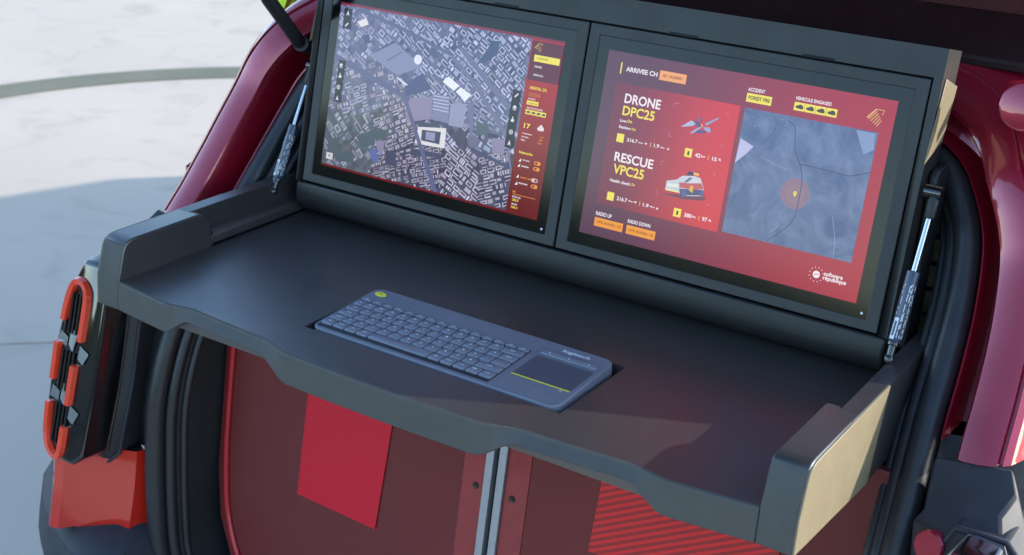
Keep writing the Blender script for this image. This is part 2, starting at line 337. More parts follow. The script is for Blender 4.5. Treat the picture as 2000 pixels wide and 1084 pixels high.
SCR_Q = [
 ('R', [(75.8, 14.2), (113.0, 13.2), (113.3, 25.0), (76.7, 25.8)], 'peach'),
 ('R', [(20.3, 12.7), (22.2, 12.7), (22.5, 26.9), (20.8, 26.9)], 'yellow'),
 ('R', [(102.4, 54.3), (102.7, 50.0), (109.9, 49.7)], 'BRACKET'),
 ('R', [(172.0, 49.8), (176.0, 49.6), (176.2, 53.2)], 'BRACKET'),
 ('R', [(102.7, 86.2), (102.5, 90.9), (107.3, 91.0)], 'BRACKET'),
 ('R', [(172.5, 91.2), (175.9, 90.6), (176.2, 86.8)], 'BRACKET'),
 ('R', [(99.4, 128.7), (99.3, 124.1), (103.7, 123.5)], 'BRACKET'),
 ('R', [(170.0, 124.0), (173.5, 123.7), (173.3, 128.0)], 'BRACKET'),
 ('R', [(99.6, 159.6), (99.7, 165.0), (103.8, 165.1)], 'BRACKET'),
 ('R', [(168.9, 164.7), (172.8, 164.4), (173.0, 160.7)], 'BRACKET'),
 ('R', [(20.7, 38.9), (187.0, 37.6), (199.7, 190.1), (15.7, 197.3)], 'CARD'),
 ('R', [(31.2, 101.0), (41.7, 100.5), (42.3, 111.2), (32.2, 111.9)], 'yellow'),
 ('R', [(71.8, 105.5), (75.5, 105.4), (73.9, 108.3)], 'white'),
 ('R', [(103.9, 108.3), (107.2, 108.1), (105.2, 105.4)], 'white'),
 ('R', [(79.6, 103.4), (80.7, 103.4), (81.4, 109.7), (80.3, 109.7)], 'peach'),
 ('R', [(127.7, 101.3), (137.8, 100.7), (138.6, 111.4), (129.0, 111.9)], 'yellow'),
 ('R', [(132.0, 104.4), (134.6, 104.3), (134.8, 109.3), (132.2, 109.5)], 'dark'),
 ('R', [(159.9, 104.4), (160.9, 104.3), (161.5, 109.9), (160.5, 109.9)], 'peach'),
 ('R', [(31.6, 176.7), (41.6, 175.8), (42.4, 186.5), (32.5, 187.1)], 'yellow'),
 ('R', [(71.4, 180.6), (75.3, 180.3), (73.6, 183.5)], 'white'),
 ('R', [(103.2, 184.0), (106.9, 183.8), (104.7, 180.9)], 'white'),
 ('R', [(78.9, 179.0), (79.9, 178.9), (80.6, 184.8), (79.6, 184.8)], 'peach'),
 ('R', [(127.3, 176.9), (137.9, 176.3), (138.3, 186.8), (128.4, 187.7)], 'yellow'),
 ('R', [(131.6, 179.8), (134.2, 179.6), (134.4, 184.7), (131.8, 184.9)], 'dark'),
 ('R', [(162.1, 179.5), (163.2, 179.4), (163.8, 185.1), (162.7, 185.1)], 'peach'),
 ('R', [(19.5, 212.7), (61.8, 211.7), (62.1, 223.1), (20.5, 223.7)], 'orange'),
 ('R', [(67.0, 212.6), (108.3, 211.5), (109.1, 223.1), (67.2, 223.6)], 'orange'),
 ('R', [(195.5, 21.5), (227.8, 21.1), (227.7, 31.9), (195.4, 31.6)], 'yellow'),
 ('R', [(256.1, 22.0), (309.3, 21.0), (309.4, 31.0), (256.7, 31.3)], 'CARS4'),
 ('R', [(345.5, 22.6), (354.2, 13.5), (363.7, 12.9), (362.1, 18.6), (362.0, 31.8), (346.9, 28.9)], 'LOGO'),
 ('R', [(196.1, 38.6), (361.2, 39.0), (362.3, 191.5), (195.9, 191.6)], 'MAP'),
 ('R', [(252.2, 44.6), (262.5, 51.1), (267.9, 76.8), (277.0, 91.9), (283.2, 107.6), (284.4, 127.2), (283.8, 153.0), (275.2, 169.3), (255.1, 189.8)], 'm_road'),
 ('R', [(277.0, 91.9), (297.7, 92.0), (321.1, 92.9), (338.5, 93.5), (362.1, 84.5)], 'm_road2'),
 ('R', [(197.7, 76.0), (216.0, 82.6), (210.0, 90.9), (196.1, 106.6)], 'm_pale'),
 ('R', [(335.7, 40.3), (358.2, 40.2), (360.8, 58.8), (349.8, 66.4), (338.0, 57.7), (348.0, 51.7)], 'm_cloud'),
 ('R', [(278.4, 127.1)], 'm_pin'),
 ('R', [(278.4, 127.1), (296.9, 123.2)], 'm_blob'),
 ('R', [(328.9, 143.1), (337.9, 172.1), (339.2, 191.6)], 'm_s1'),
 ('R', [(228.9, 92.9), (248.5, 99.1), (264.1, 101.6)], 'm_s2'),
 ('R', [(256.0, 179.4), (263.6, 171.9), (264.8, 163.0)], 'm_s3'),
 ('R', [(323.6, 214.5), (326.8, 214.2)], 'SRLOGO'),
 ('R', [(106.2, 162.9), (132.0, 159.3), (167.0, 155.2), (165.4, 159.8), (138.1, 163.8)], (105, 62, 92)),
 ('R', [(111.4, 157.0), (111.3, 145.9), (124.3, 141.8), (131.4, 135.6), (147.5, 132.5), (156.0, 133.6), (163.2, 146.1), (164.1, 153.4), (156.4, 156.2), (142.4, 158.8), (134.1, 159.4), (130.5, 157.2), (112.6, 157.8)], (196, 200, 214)),
 ('R', [(128.4, 144.3), (142.3, 142.9), (158.2, 139.6), (162.9, 146.1), (150.9, 149.4), (130.2, 150.6)], (190, 92, 100)),
 ('R', [(130.0, 151.9), (163.1, 147.2), (164.2, 153.6), (132.6, 159.7)], (78, 80, 122)),
 ('R', [(134.1, 143.6), (141.4, 135.6), (145.3, 135.8), (139.5, 142.0)], (96, 104, 142)),
 ('R', [(145.7, 136.3), (152.3, 135.6), (158.1, 139.1), (143.2, 141.9)], (206, 206, 226)),
 ('R', [(135.8, 133.9), (138.5, 128.9), (152.8, 127.0), (152.7, 131.7)], (66, 50, 96)),
 ('R', [(145.1, 128.5), (153.0, 127.9), (153.0, 131.7), (146.1, 131.6)], (244, 176, 92)),
 ('R', [(113.0, 148.9), (128.0, 147.3), (128.2, 150.8), (113.7, 152.4)], (226, 226, 222)),
 ('R', [(111.7, 155.7), (129.9, 155.3), (129.7, 157.4), (112.0, 157.2)], (232, 226, 140)),
 ('R', [(144.8, 145.2), (148.1, 145.0), (148.9, 153.8), (143.1, 151.2)], (222, 176, 70)),
 ('R', [(133.6, 154.2), (136.4, 150.9), (140.0, 153.3), (141.1, 158.8), (138.3, 161.8), (134.8, 159.7)], (92, 98, 148)),
 ('R', [(159.0, 149.8), (161.0, 148.0), (163.2, 149.9), (163.8, 154.0), (161.9, 155.8), (159.7, 153.9)], (92, 98, 148)),
 ('R', [(117.0, 77.2), (129.5, 66.8), (138.7, 68.8), (132.3, 73.3)], (172, 182, 214)),
 ('R', [(148.1, 67.1), (164.4, 57.0), (165.9, 58.3), (150.9, 69.8)], (150, 150, 190)),
 ('R', [(130.5, 82.2), (141.8, 72.5), (145.3, 72.7), (135.1, 81.8)], (160, 170, 206)),
 ('R', [(147.0, 72.0), (155.5, 70.7), (158.7, 74.9), (155.2, 77.2), (149.6, 74.7)], (150, 164, 206)),
 ('R', [(132.6, 67.1), (139.2, 66.4), (144.9, 71.9), (140.2, 73.7)], (84, 84, 138)),
 ('R', [(138.6, 60.9), (142.3, 61.2), (142.4, 66.8), (139.2, 66.4)], (110, 100, 150)),
 ('R', [(138.2, 76.9), (149.8, 75.6), (152.4, 78.3), (137.5, 81.1)], (84, 84, 138)),
 ('R', [(141.0, 70.3), (145.3, 68.5), (147.1, 71.5), (143.2, 73.3)], (236, 150, 110)),
 ('L', [(4.4, 5.6), (325.0, 3.5), (326.7, 229.3), (3.0, 232.3)], 'AERIAL'),
 ('L', [(325.9, 5.6), (377.7, 4.8), (375.6, 55.6), (331.3, 57.1)], 'purple'),
 ('L', [(333.7, 17.3), (338.8, 10.7), (344.6, 8.1), (343.8, 18.7), (338.9, 18.9)], 'LOGO'),
 ('L', [(334.9, 23.3), (374.2, 22.7), (373.8, 31.4), (334.3, 31.9)], 'yellow'),
 ('L', [(334.2, 72.6), (354.4, 71.9), (354.0, 76.9), (334.2, 78.0)], 'badge'),
 ('L', [(334.0, 83.3), (352.3, 82.9), (352.1, 88.1), (333.7, 89.0)], 'yellow'),
 ('L', [(334.2, 95.8), (366.3, 94.2), (366.1, 100.8), (333.8, 101.3)], 'CARS4'),
 ('L', [(361.2, 116.1), (367.1, 115.6)], 'CLOUD'),
 ('L', [(359.4, 160.3), (370.0, 159.9), (369.9, 164.0), (359.6, 164.3)], 'TOGGLE0'),
 ('L', [(359.3, 167.9), (370.0, 167.5), (369.8, 171.6), (359.5, 171.9)], 'TOGGLE1'),
 ('L', [(359.2, 183.2), (369.8, 182.7), (369.7, 186.8), (359.3, 187.2)], 'TOGGLE2'),
 ('L', [(359.9, 191.3), (370.6, 190.8), (370.5, 194.9), (360.1, 195.3)], 'TOGGLE3'),
 ('L', [(335.1, 164.8), (339.2, 164.5), (338.7, 160.1)], 'white'),
 ('L', [(334.6, 172.0), (338.7, 171.6), (338.2, 167.2)], 'white'),
 ('L', [(335.3, 186.5), (339.4, 186.2), (338.9, 181.7)], 'white'),
 ('L', [(334.8, 196.3), (339.0, 195.9), (338.4, 191.4)], 'white'),
 ('L', [(333.7, 209.2), (369.9, 208.0), (370.1, 208.7), (333.8, 209.8)], 'orange'),
 ('L', [(7.5, 7.5), (22.9, 7.6), (22.9, 36.2), (8.9, 36.4)], 'BAR'),
 ('L', [(9.7, 80.9), (22.1, 81.4), (21.9, 141.6), (9.0, 141.7)], 'BAR'),
 ('L', [(310.0, 73.3), (323.4, 72.8), (322.2, 150.2), (309.4, 150.6)], 'BAR'),
 ('L', [(7.8, 215.8), (20.1, 215.0), (20.7, 224.8), (8.0, 225.8)], 'WICON'),
 ('L', [(15.3, 14.1)], 'ICON'),
 ('L', [(15.6, 30.3)], 'ICON'),
 ('L', [(14.7, 88.3)], 'ICON'),
 ('L', [(15.0, 102.9)], 'ICON'),
 ('L', [(14.6, 119.8)], 'ICON'),
 ('L', [(15.1, 135.7)], 'ICON'),
 ('L', [(316.6, 80.0)], 'ICON'),
 ('L', [(316.5, 96.1)], 'ICON'),
 ('L', [(315.8, 111.9)], 'ICON'),
 ('L', [(316.6, 128.9)], 'ICON'),
 ('L', [(316.5, 143.6)], 'ICON'),
 ('L', [(61.2, 65.6), (104.1, 41.5), (158.4, 67.6), (115.8, 86.3)], 'a_hall'),
 ('L', [(68.0, 62.9), (101.9, 40.2), (106.1, 41.5), (65.3, 65.2)], 'a_dark'),
 ('L', [(94.5, 68.3), (118.1, 52.7), (119.8, 53.6), (96.4, 69.6)], 'a_dark2'),
 ('L', [(133.4, 95.3), (159.7, 75.2), (177.0, 95.8), (132.8, 114.5)], 'a_navy'),
 ('L', [(115.4, 89.6), (118.2, 88.6), (136.6, 96.1), (133.5, 97.8)], 'a_white'),
 ('L', [(148.0, 59.1), (154.8, 58.8)], 'a_disc'),
 ('L', [(33.4, 23.3), (48.8, 16.3), (54.3, 24.3), (40.8, 30.2)], 'a_cream'),
 ('L', [(46.9, 42.1), (56.5, 37.5), (62.6, 49.3), (52.8, 52.4)], 'a_navy'),
 ('L', [(194.6, 82.0), (202.8, 73.7), (222.5, 82.3), (215.5, 91.2)], 'a_white'),
 ('L', [(218.5, 92.0), (225.7, 84.5), (244.5, 91.8), (236.4, 101.6)], 'a_white'),
 ('L', [(213.1, 110.0), (222.0, 106.1), (239.0, 105.4), (239.1, 138.0), (214.3, 138.7)], 'a_hall2'),
 ('L', [(182.5, 101.2), (209.3, 99.7), (213.9, 136.4), (185.6, 135.3)], 'a_park'),
 ('L', [(137.6, 115.3), (181.2, 104.6), (184.6, 135.5), (141.2, 148.1)], 'a_mauve'),
 ('L', [(160.5, 142.7), (200.6, 140.5), (201.1, 148.3), (164.5, 150.0)], 'a_slate'),
 ('L', [(164.5, 150.0), (211.8, 143.4), (213.2, 171.3), (162.2, 173.4)], 'a_cream'),
 ('L', [(171.3, 152.7), (203.7, 150.0), (203.9, 167.3), (172.1, 167.6)], 'a_slate'),
 ('L', [(178.8, 153.9), (194.8, 153.1), (195.1, 164.7), (179.4, 164.7)], 'a_hall2'),
 ('L', [(157.2, 181.4), (212.8, 179.4), (211.9, 183.9), (158.0, 191.6)], 'a_slate'),
 ('L', [(287.9, 142.0), (309.6, 140.7), (310.3, 163.1), (291.1, 159.8)], 'a_mauve'),
 ('L', [(259.3, 126.1), (279.7, 125.2), (281.0, 141.9), (260.4, 141.5)], 'a_green'),
 ('L', [(58.0, 182.7), (88.1, 168.1), (93.4, 188.0), (72.1, 198.1)], 'a_green'),
 ('L', [(87.4, 163.7), (112.1, 165.1), (114.6, 179.5), (92.1, 180.7)], 'a_green2'),
 ('L', [(92.6, 183.6), (109.1, 180.5), (110.5, 199.6), (103.4, 202.5)], 'a_mauve'),
 ('L', [(113.1, 193.1), (131.5, 191.0), (135.2, 212.6), (116.3, 211.9)], 'a_slate'),
 ('L', [(83.8, 198.8), (96.2, 193.4), (104.4, 208.3), (96.2, 215.9)], 'a_blue'),
 ('L', [(20.2, 214.2), (53.9, 204.6), (60.6, 221.5), (26.0, 225.3)], 'a_green2'),
 ('L', [(7.2, 195.3), (28.3, 191.3), (29.3, 209.4), (8.2, 213.5)], 'a_green2'),
 ('L', [(263.8, 15.9), (279.9, 13.5), (274.2, 32.4), (259.9, 45.2), (245.7, 49.0), (258.8, 28.7)], 'a_green3'),
 ('L', [(32.4, 3.2), (110.5, 17.9), (206.6, 42.7), (207.5, 47.4), (109.7, 23.7), (27.6, 8.2)], 'a_road'),
 ('L', [(205.0, 43.0), (263.3, 83.4), (262.9, 90.3), (202.6, 48.9)], 'a_road2'),
 ('L', [(260.1, 83.9), (310.2, 130.2), (356.6, 177.7), (356.5, 186.0), (306.4, 136.5), (257.8, 89.8)], 'a_road2'),
 ('L', [(-13.4, 72.6), (143.1, 112.4), (142.6, 119.7), (-12.0, 81.2)], 'a_road'),
 ('L', [(130.8, 114.6), (137.0, 113.5), (212.7, 244.6), (204.2, 246.4)], 'a_road'),
 ('L', [(206.4, 7.4), (209.7, 7.0), (217.0, 33.5), (211.2, 34.4)], 'a_road'),
 ('L', [(212.8, 34.1), (220.8, 30.8), (312.3, 96.9), (304.9, 101.6)], 'a_road2'),
 ('L', [(258.1, 152.7), (267.4, 151.6)], 'a_ring'),
 ('L', [(256.9, 160.7), (322.3, 173.4), (321.4, 177.8), (256.2, 166.6)], 'a_dark'),
 ('L', [(239.6, 102.7), (251.3, 100.7), (256.9, 146.5), (252.8, 147.2)], 'a_road2'),
]

# ================================================================ FOLD-OUT WORKSTATION
WS = thing('fold_out_workstation', (0, .2, -.05), 'matt black fold-out desk with two monitors, in the open boot of the red car', 'workstation')
# ---- tray deck with the keyboard pocket
def y0(x): return -.008+.14*x*x
def deepm(x):
    a = abs(x); return 1-(sst(.135, .188, a)-sst(.312, .362, a))
def yt(x): return y0(x)+.0115*(1-deepm(x))
PX0, PX1, PY0, PY1, PD = -.1735, .1985, .0665, .2115, .0172
xs = sorted(set([-.456+.912*i/96 for i in range(97)]+[PX0, PX1]))
vs = []; fs = []
n = len(xs)
def row(fn):
    s_ = len(vs); vs.extend([(x, fn(x), 0) for x in xs]); return s_
r0 = row(lambda x: yt(x)+.004); r1 = row(lambda x: PY0); r2 = row(lambda x: PY1); r3 = row(lambda x: .43)
i0, i1 = xs.index(PX0), xs.index(PX1)
for a, b in ((r0, r1), (r1, r2), (r2, r3)):
    for i in range(n-1):
        if a == r1 and i0 <= i < i1: continue
        fs.append((a+i, a+i+1, b+i+1, b+i))
# pocket walls and floor with rounded corners left to the bevel
def pk(x, y, z): vs.append((x, y, z)); return len(vs)-1
c = [pk(PX0+.002, PY0+.002, -PD), pk(PX1-.002, PY0+.002, -PD), pk(PX1-.002, PY1-.002, -PD), pk(PX0+.002, PY1-.002, -PD)]
fs.append(tuple(c))
fs.append((c[0], c[1], *[r1+i for i in range(i1, i0-1, -1)]))
fs.append((c[3], c[2], *[r2+i for i in range(i1, i0-1, -1)]))
fs.append((c[0], c[3], r2+i0, r1+i0)); fs.append((c[1], c[2], r2+i1, r1+i1))
tray = mo('tray', vs, fs, TRAY, WS, smooth=30)
# ---- front apron: scalloped lip lofted across the width
rows = []
for i in range(221):
    x = -.456+.912*i/220
    m_ = deepm(x); yy = yt(x); zb = -.0125*(1-m_)-.038*m_
    yb = yy-.0105*(1-m_)-.003*m_
    rows.append([(x, yy+.004, 0), (x, yy+.0012, -.0009), (x, yy, -.003), (x, yb, zb), (x, yb+.0015, zb-.0015), (x, yb+.013, zb-.0015), (x, yy+.02, -.012*m_-.012)])
vv, ff = loft(rows); mo('apron', vv, ff, APRON, WS, smooth=18)
box('deck_underside', -.48, .48, .024, .43, -.036, -.0185, TRAY, WS)
# ---- side walls
def wallpoly(front_drop=0):
    return [(.0176, -.0392), (.0190, -.02), (.0212, 0.), (.0335, .040), (.038, .0475), (.046, .0515), (.056, .0525), (.415, .0525), (.42, -.058), (.33, -.0565), (.2156, -.0545)]
for s_ in (-1, 1):
    xo, xi, xm = .496*s_, .4562*s_, .474*s_
    P = wallpoly()
    # thick front half
    Pf = P[:7]+[(.172, .0525), (.184, .0465), (.190, .0), (.190, -.053)]
    # top profile with notch: build as front prism (full width) and rear prism (narrow)
    v1, f1 = prismg([(xi, y, z) for y, z in P[:7]+[(.166, .0525), (.176, .0505), (.188, .0395), (.192, .0), (.192, -.0535)]], (xo-xi-.0004*s_, 0, 0))
    w1 = mo('side_wall', v1, f1, TRAY, WS, bevel=.0022, seg=2)
    w1.data.materials.append(APRON)
    for pg in w1.data.polygons:
        if pg.normal.y < -.8: pg.material_index = 1
    v2, f2 = prismg([(xm, y, z) for y, z in [(.05, -.045), (.05, .03), (.15, .0523), (.415, .0523), (.42, -.058), (.33, -.0565), (.2156, -.0545)]], (xo-xm, 0, 0))
    mo('rail', v2, f2, TRAY, w1, bevel=.0012, seg=2)
    # stepped ledge with a slot groove along the inside
    v3, f3 = prismg([(xi+.001*s_, .188, 0.002), (xi+.001*s_, .188, .014), (xi+.004*s_, .20, .0185), (xi+.012*s_, .20, .021), (xm+.001*s_, .20, .024), (xm+.001*s_, .20, .002)], (0, .215, 0))
    mo('ledge', v3, f3, TRAY, w1, bevel=.0015)
    # painted panel outside
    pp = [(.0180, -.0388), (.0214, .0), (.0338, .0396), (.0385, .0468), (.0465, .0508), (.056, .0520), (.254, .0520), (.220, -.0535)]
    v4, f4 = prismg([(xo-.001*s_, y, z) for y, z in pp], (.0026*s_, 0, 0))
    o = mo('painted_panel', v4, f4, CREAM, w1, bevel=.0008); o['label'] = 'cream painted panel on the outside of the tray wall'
    v5, f5 = tubeg([(xo, .375, .035), (xo+.003*s_, .375, .035)], .004, 10); mo('screw', v5, f5, DARK, w1)

# ---- monitor housing (tilted back)
TI = 0.21654; YM = .3493; ct, st_ = math.cos(TI), math.sin(TI)
def MP(u, v, n=0.): return Vector((u, YM+v*st_-n*ct, v*ct+n*st_))
UB, VB0, VB1 = .4535, .030, .389
US, VS0, VS1 = .4432, .0565, .3558
def ring(u0, u1, v0, v1, U0, U1, V0, V1, n0, n1):
    """frame between inner rect (u0..v1) and outer rect; front at n1, back at n0"""
    I = [(u0, v0), (u1, v0), (u1, v1), (u0, v1)]; O = [(U0, V0), (U1, V0), (U1, V1), (U0, V1)]
    v = [MP(*p, n1) for p in O]+[MP(*p, n1) for p in I]+[MP(*p, n0) for p in O]+[MP(*p, n0) for p in I]
    f = []
    for k in range(4):
        j = (k+1) % 4
        f += [(k, j, 4+j, 4+k), (8+k, 12+k, 12+j, 8+j), (k, 8+k, 8+j, j), (4+k, 4+j, 12+j, 12+k)]
    return v, f
hv, hf = ring(-US, US, VS0, VS1, -UB, UB, VS0-.0001, VB1, -.052, 0)
housing = mo('monitor_housing', hv, hf, HOUS, WS, bevel=.004, seg=3)
# rounded foot of the housing
prof = [(VS0-.0003, -.0002), (.044, -.0003), (.034, -.0008), (.027, -.003), (.020, -.009), (.014, -.018), (.010, -.032), (.009, -.052), (VS0-.0003, -.052)]
rows = [[MP(u, v_, n_) for v_, n_ in prof] for u in (-UB+.001, UB-.001)]
vv, ff = loft(rows, True); ff += [tuple(range(len(prof)-1, -1, -1)), tuple(len(prof)+k for k in range(len(prof)))]
mo('foot_roll', vv, ff, HOUS, housing, bevel=.004, seg=3, smooth=25)
v1, f1 = prismg([MP(-UB+.003, VS0-.004, -.02), MP(UB-.003, VS0-.004, -.02), MP(UB-.003, VB1-.006, -.02), MP(-UB+.003, VB1-.006, -.02)], (0, .034*ct, -.034*st_))
mo('back_plate', v1, f1, DARK, housing)
for uc in (-.307, -.13, .132, .307):
    v1, f1 = prismg([MP(uc-.02, VS1-.0006, -.004), MP(uc+.02, VS1-.0006, -.004), MP(uc+.019, VS1+.0026, -.004), MP(uc-.019, VS1+.0026, -.004)], Vector(MP(0, 0, .0045))-Vector(MP(0, 0, 0)))
    mo('grip_slot', v1, f1, DARK, housing)
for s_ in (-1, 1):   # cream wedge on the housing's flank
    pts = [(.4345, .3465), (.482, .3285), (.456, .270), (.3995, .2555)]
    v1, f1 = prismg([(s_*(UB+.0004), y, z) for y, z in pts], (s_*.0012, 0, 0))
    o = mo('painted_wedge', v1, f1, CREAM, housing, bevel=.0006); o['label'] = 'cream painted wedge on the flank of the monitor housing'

# ---- two monitors
V1, AW, AH = .32357, .377, .2363
UOF = {'L': -.40971, 'R': .03271}
GL = dict(L=(-.4252, -.0172), R=(.0172, .4252)); GV = (.0713, .3394)
MON = {}
for k_, (a, b) in dict(L=(-US+.0022, -.0012), R=(.0012, US-.0022)).items():
    g0, g1 = GL[k_]
    rv, rf = ring(g0, g1, GV[0], GV[1], a, b, VS0+.0022, VS1-.0022, -.018, 0)
    mon = mo('monitor', rv, rf, FRAME, WS, bevel=.0012, seg=2)
    mon['label'] = 'left monitor showing a grey aerial city photograph' if k_ == 'L' else 'right monitor with the drone and rescue status page'
    MON[k_] = mon
    mo('cover_glass', [MP(g0-.001, GV[0]-.001, -.0012), MP(g1+.001, GV[0]-.001, -.0012), MP(g1+.001, GV[1]+.001, -.0012), MP(g0-.001, GV[1]+.001, -.0012)], [(0, 1, 2, 3)], GLASS, mon)
    v1, f1 = tubeg([MP(g1-.0065, GV[0]+.0065, -.0013), MP(g1-.0065, GV[0]+.0065, -.0004)], .0016, 10)
    mo('indicator_light', v1, f1, PRINT, mon)
    v1, f1 = prismg([MP(g0-.002, GV[0]-.002, -.0025), MP(g1+.002, GV[0]-.002, -.0025), MP(g1+.002, GV[1]+.002, -.0025), MP(g0-.002, GV[1]+.002, -.0025)], (0, .012, 0))
    mo('display_back', v1, f1, DARK, mon)

def SP(scr, s, t, lev): return MP(UOF[scr]+s/1000, V1-t/1000, -.0010+.00012*lev)
def flat(name, scr, pts, m, lev):
    return mo(name, [SP(scr, s, t, lev) for s, t in pts], [tuple(range(len(pts)))], m, MON[scr])
def stroke(scr, pts, wd, m, lev, name='line'):
    v = []; f = []
    P = [Vector((p[0], p[1], 0)) for p in pts]
    for i, p in enumerate(P):
        t = (P[min(i+1, len(P)-1)]-P[max(i-1, 0)]).normalized(); n_ = Vector((-t.y, t.x, 0))*wd/2
        v += [SP(scr, p.x+n_.x, p.y+n_.y, lev), SP(scr, p.x-n_.x, p.y-n_.y, lev)]
    f = [(2*i, 2*i+1, 2*i+3, 2*i+2) for i in range(len(P)-1)]
    return mo(name, v, f, m, MON[scr])
def disc(cx, cy, rx, ry, n=20): return [(cx+rx*math.cos(2*math.pi*k/n), cy+ry*math.sin(2*math.pi*k/n)) for k in range(n)]
CLR = dict(white=(238, 232, 240), yellow=(238, 222, 92), orange=(238, 156, 66), peach=(238, 164, 110), brown=(150, 84, 40), dark=(52, 46, 30), olive=(140, 124, 36), purple=(92, 36, 62), badge=(176, 78, 50))
def lit(c): return emat(c, CLR[c]) if isinstance(c, str) else emat('%d_%d_%d' % tuple(c), c)
def gradmat(name, c0, c1, u0, u1, vert=0., v0=0, v1=1):
    """screen background that shifts from one hue to another across the page"""
    m = emat(name, c0); n = m.node_tree.nodes; l = m.node_tree.links; b = n['Principled BSDF']
    tc = n.new('ShaderNodeTexCoord'); sp = n.new('ShaderNodeSeparateXYZ'); l.new(tc.outputs['Object'], sp.inputs[0])
    mr = n.new('ShaderNodeMapRange'); mr.interpolation_type = 'SMOOTHSTEP'
    mr.inputs['From Min'].default_value = u0; mr.inputs['From Max'].default_value = u1
    l.new(sp.outputs[2 if vert else 0], mr.inputs[0])
    mx = n.new('ShaderNodeMix'); mx.data_type = 'RGBA'; mx.inputs[6].default_value = (*lin(c0), 1); mx.inputs[7].default_value = (*lin(c1), 1)
    l.new(mr.outputs[0], mx.inputs[0]); l.new(mx.outputs[2], b.inputs['Emission Color'])
    return m
full = [(0, 0), (AW*1000, 0), (AW*1000, AH*1000), (0, AH*1000)]
flat('display', 'R', full, gradmat('page_red', (92, 58, 84), (168, 44, 66), UOF['R']+.02, UOF['R']+AW), 0)  # grey-purple left carries the glass reflection painted into the page colour
flat('display', 'L', full, gradmat('page_red_l', (104, 10, 18), (176, 36, 48), .09, .33, vert=1), 0)

flat('page_header_strip', 'L', [(0, 0), (AW*1000, 0), (AW*1000, 3.6), (0, 3.6)], lit((126, 36, 66)), .5)
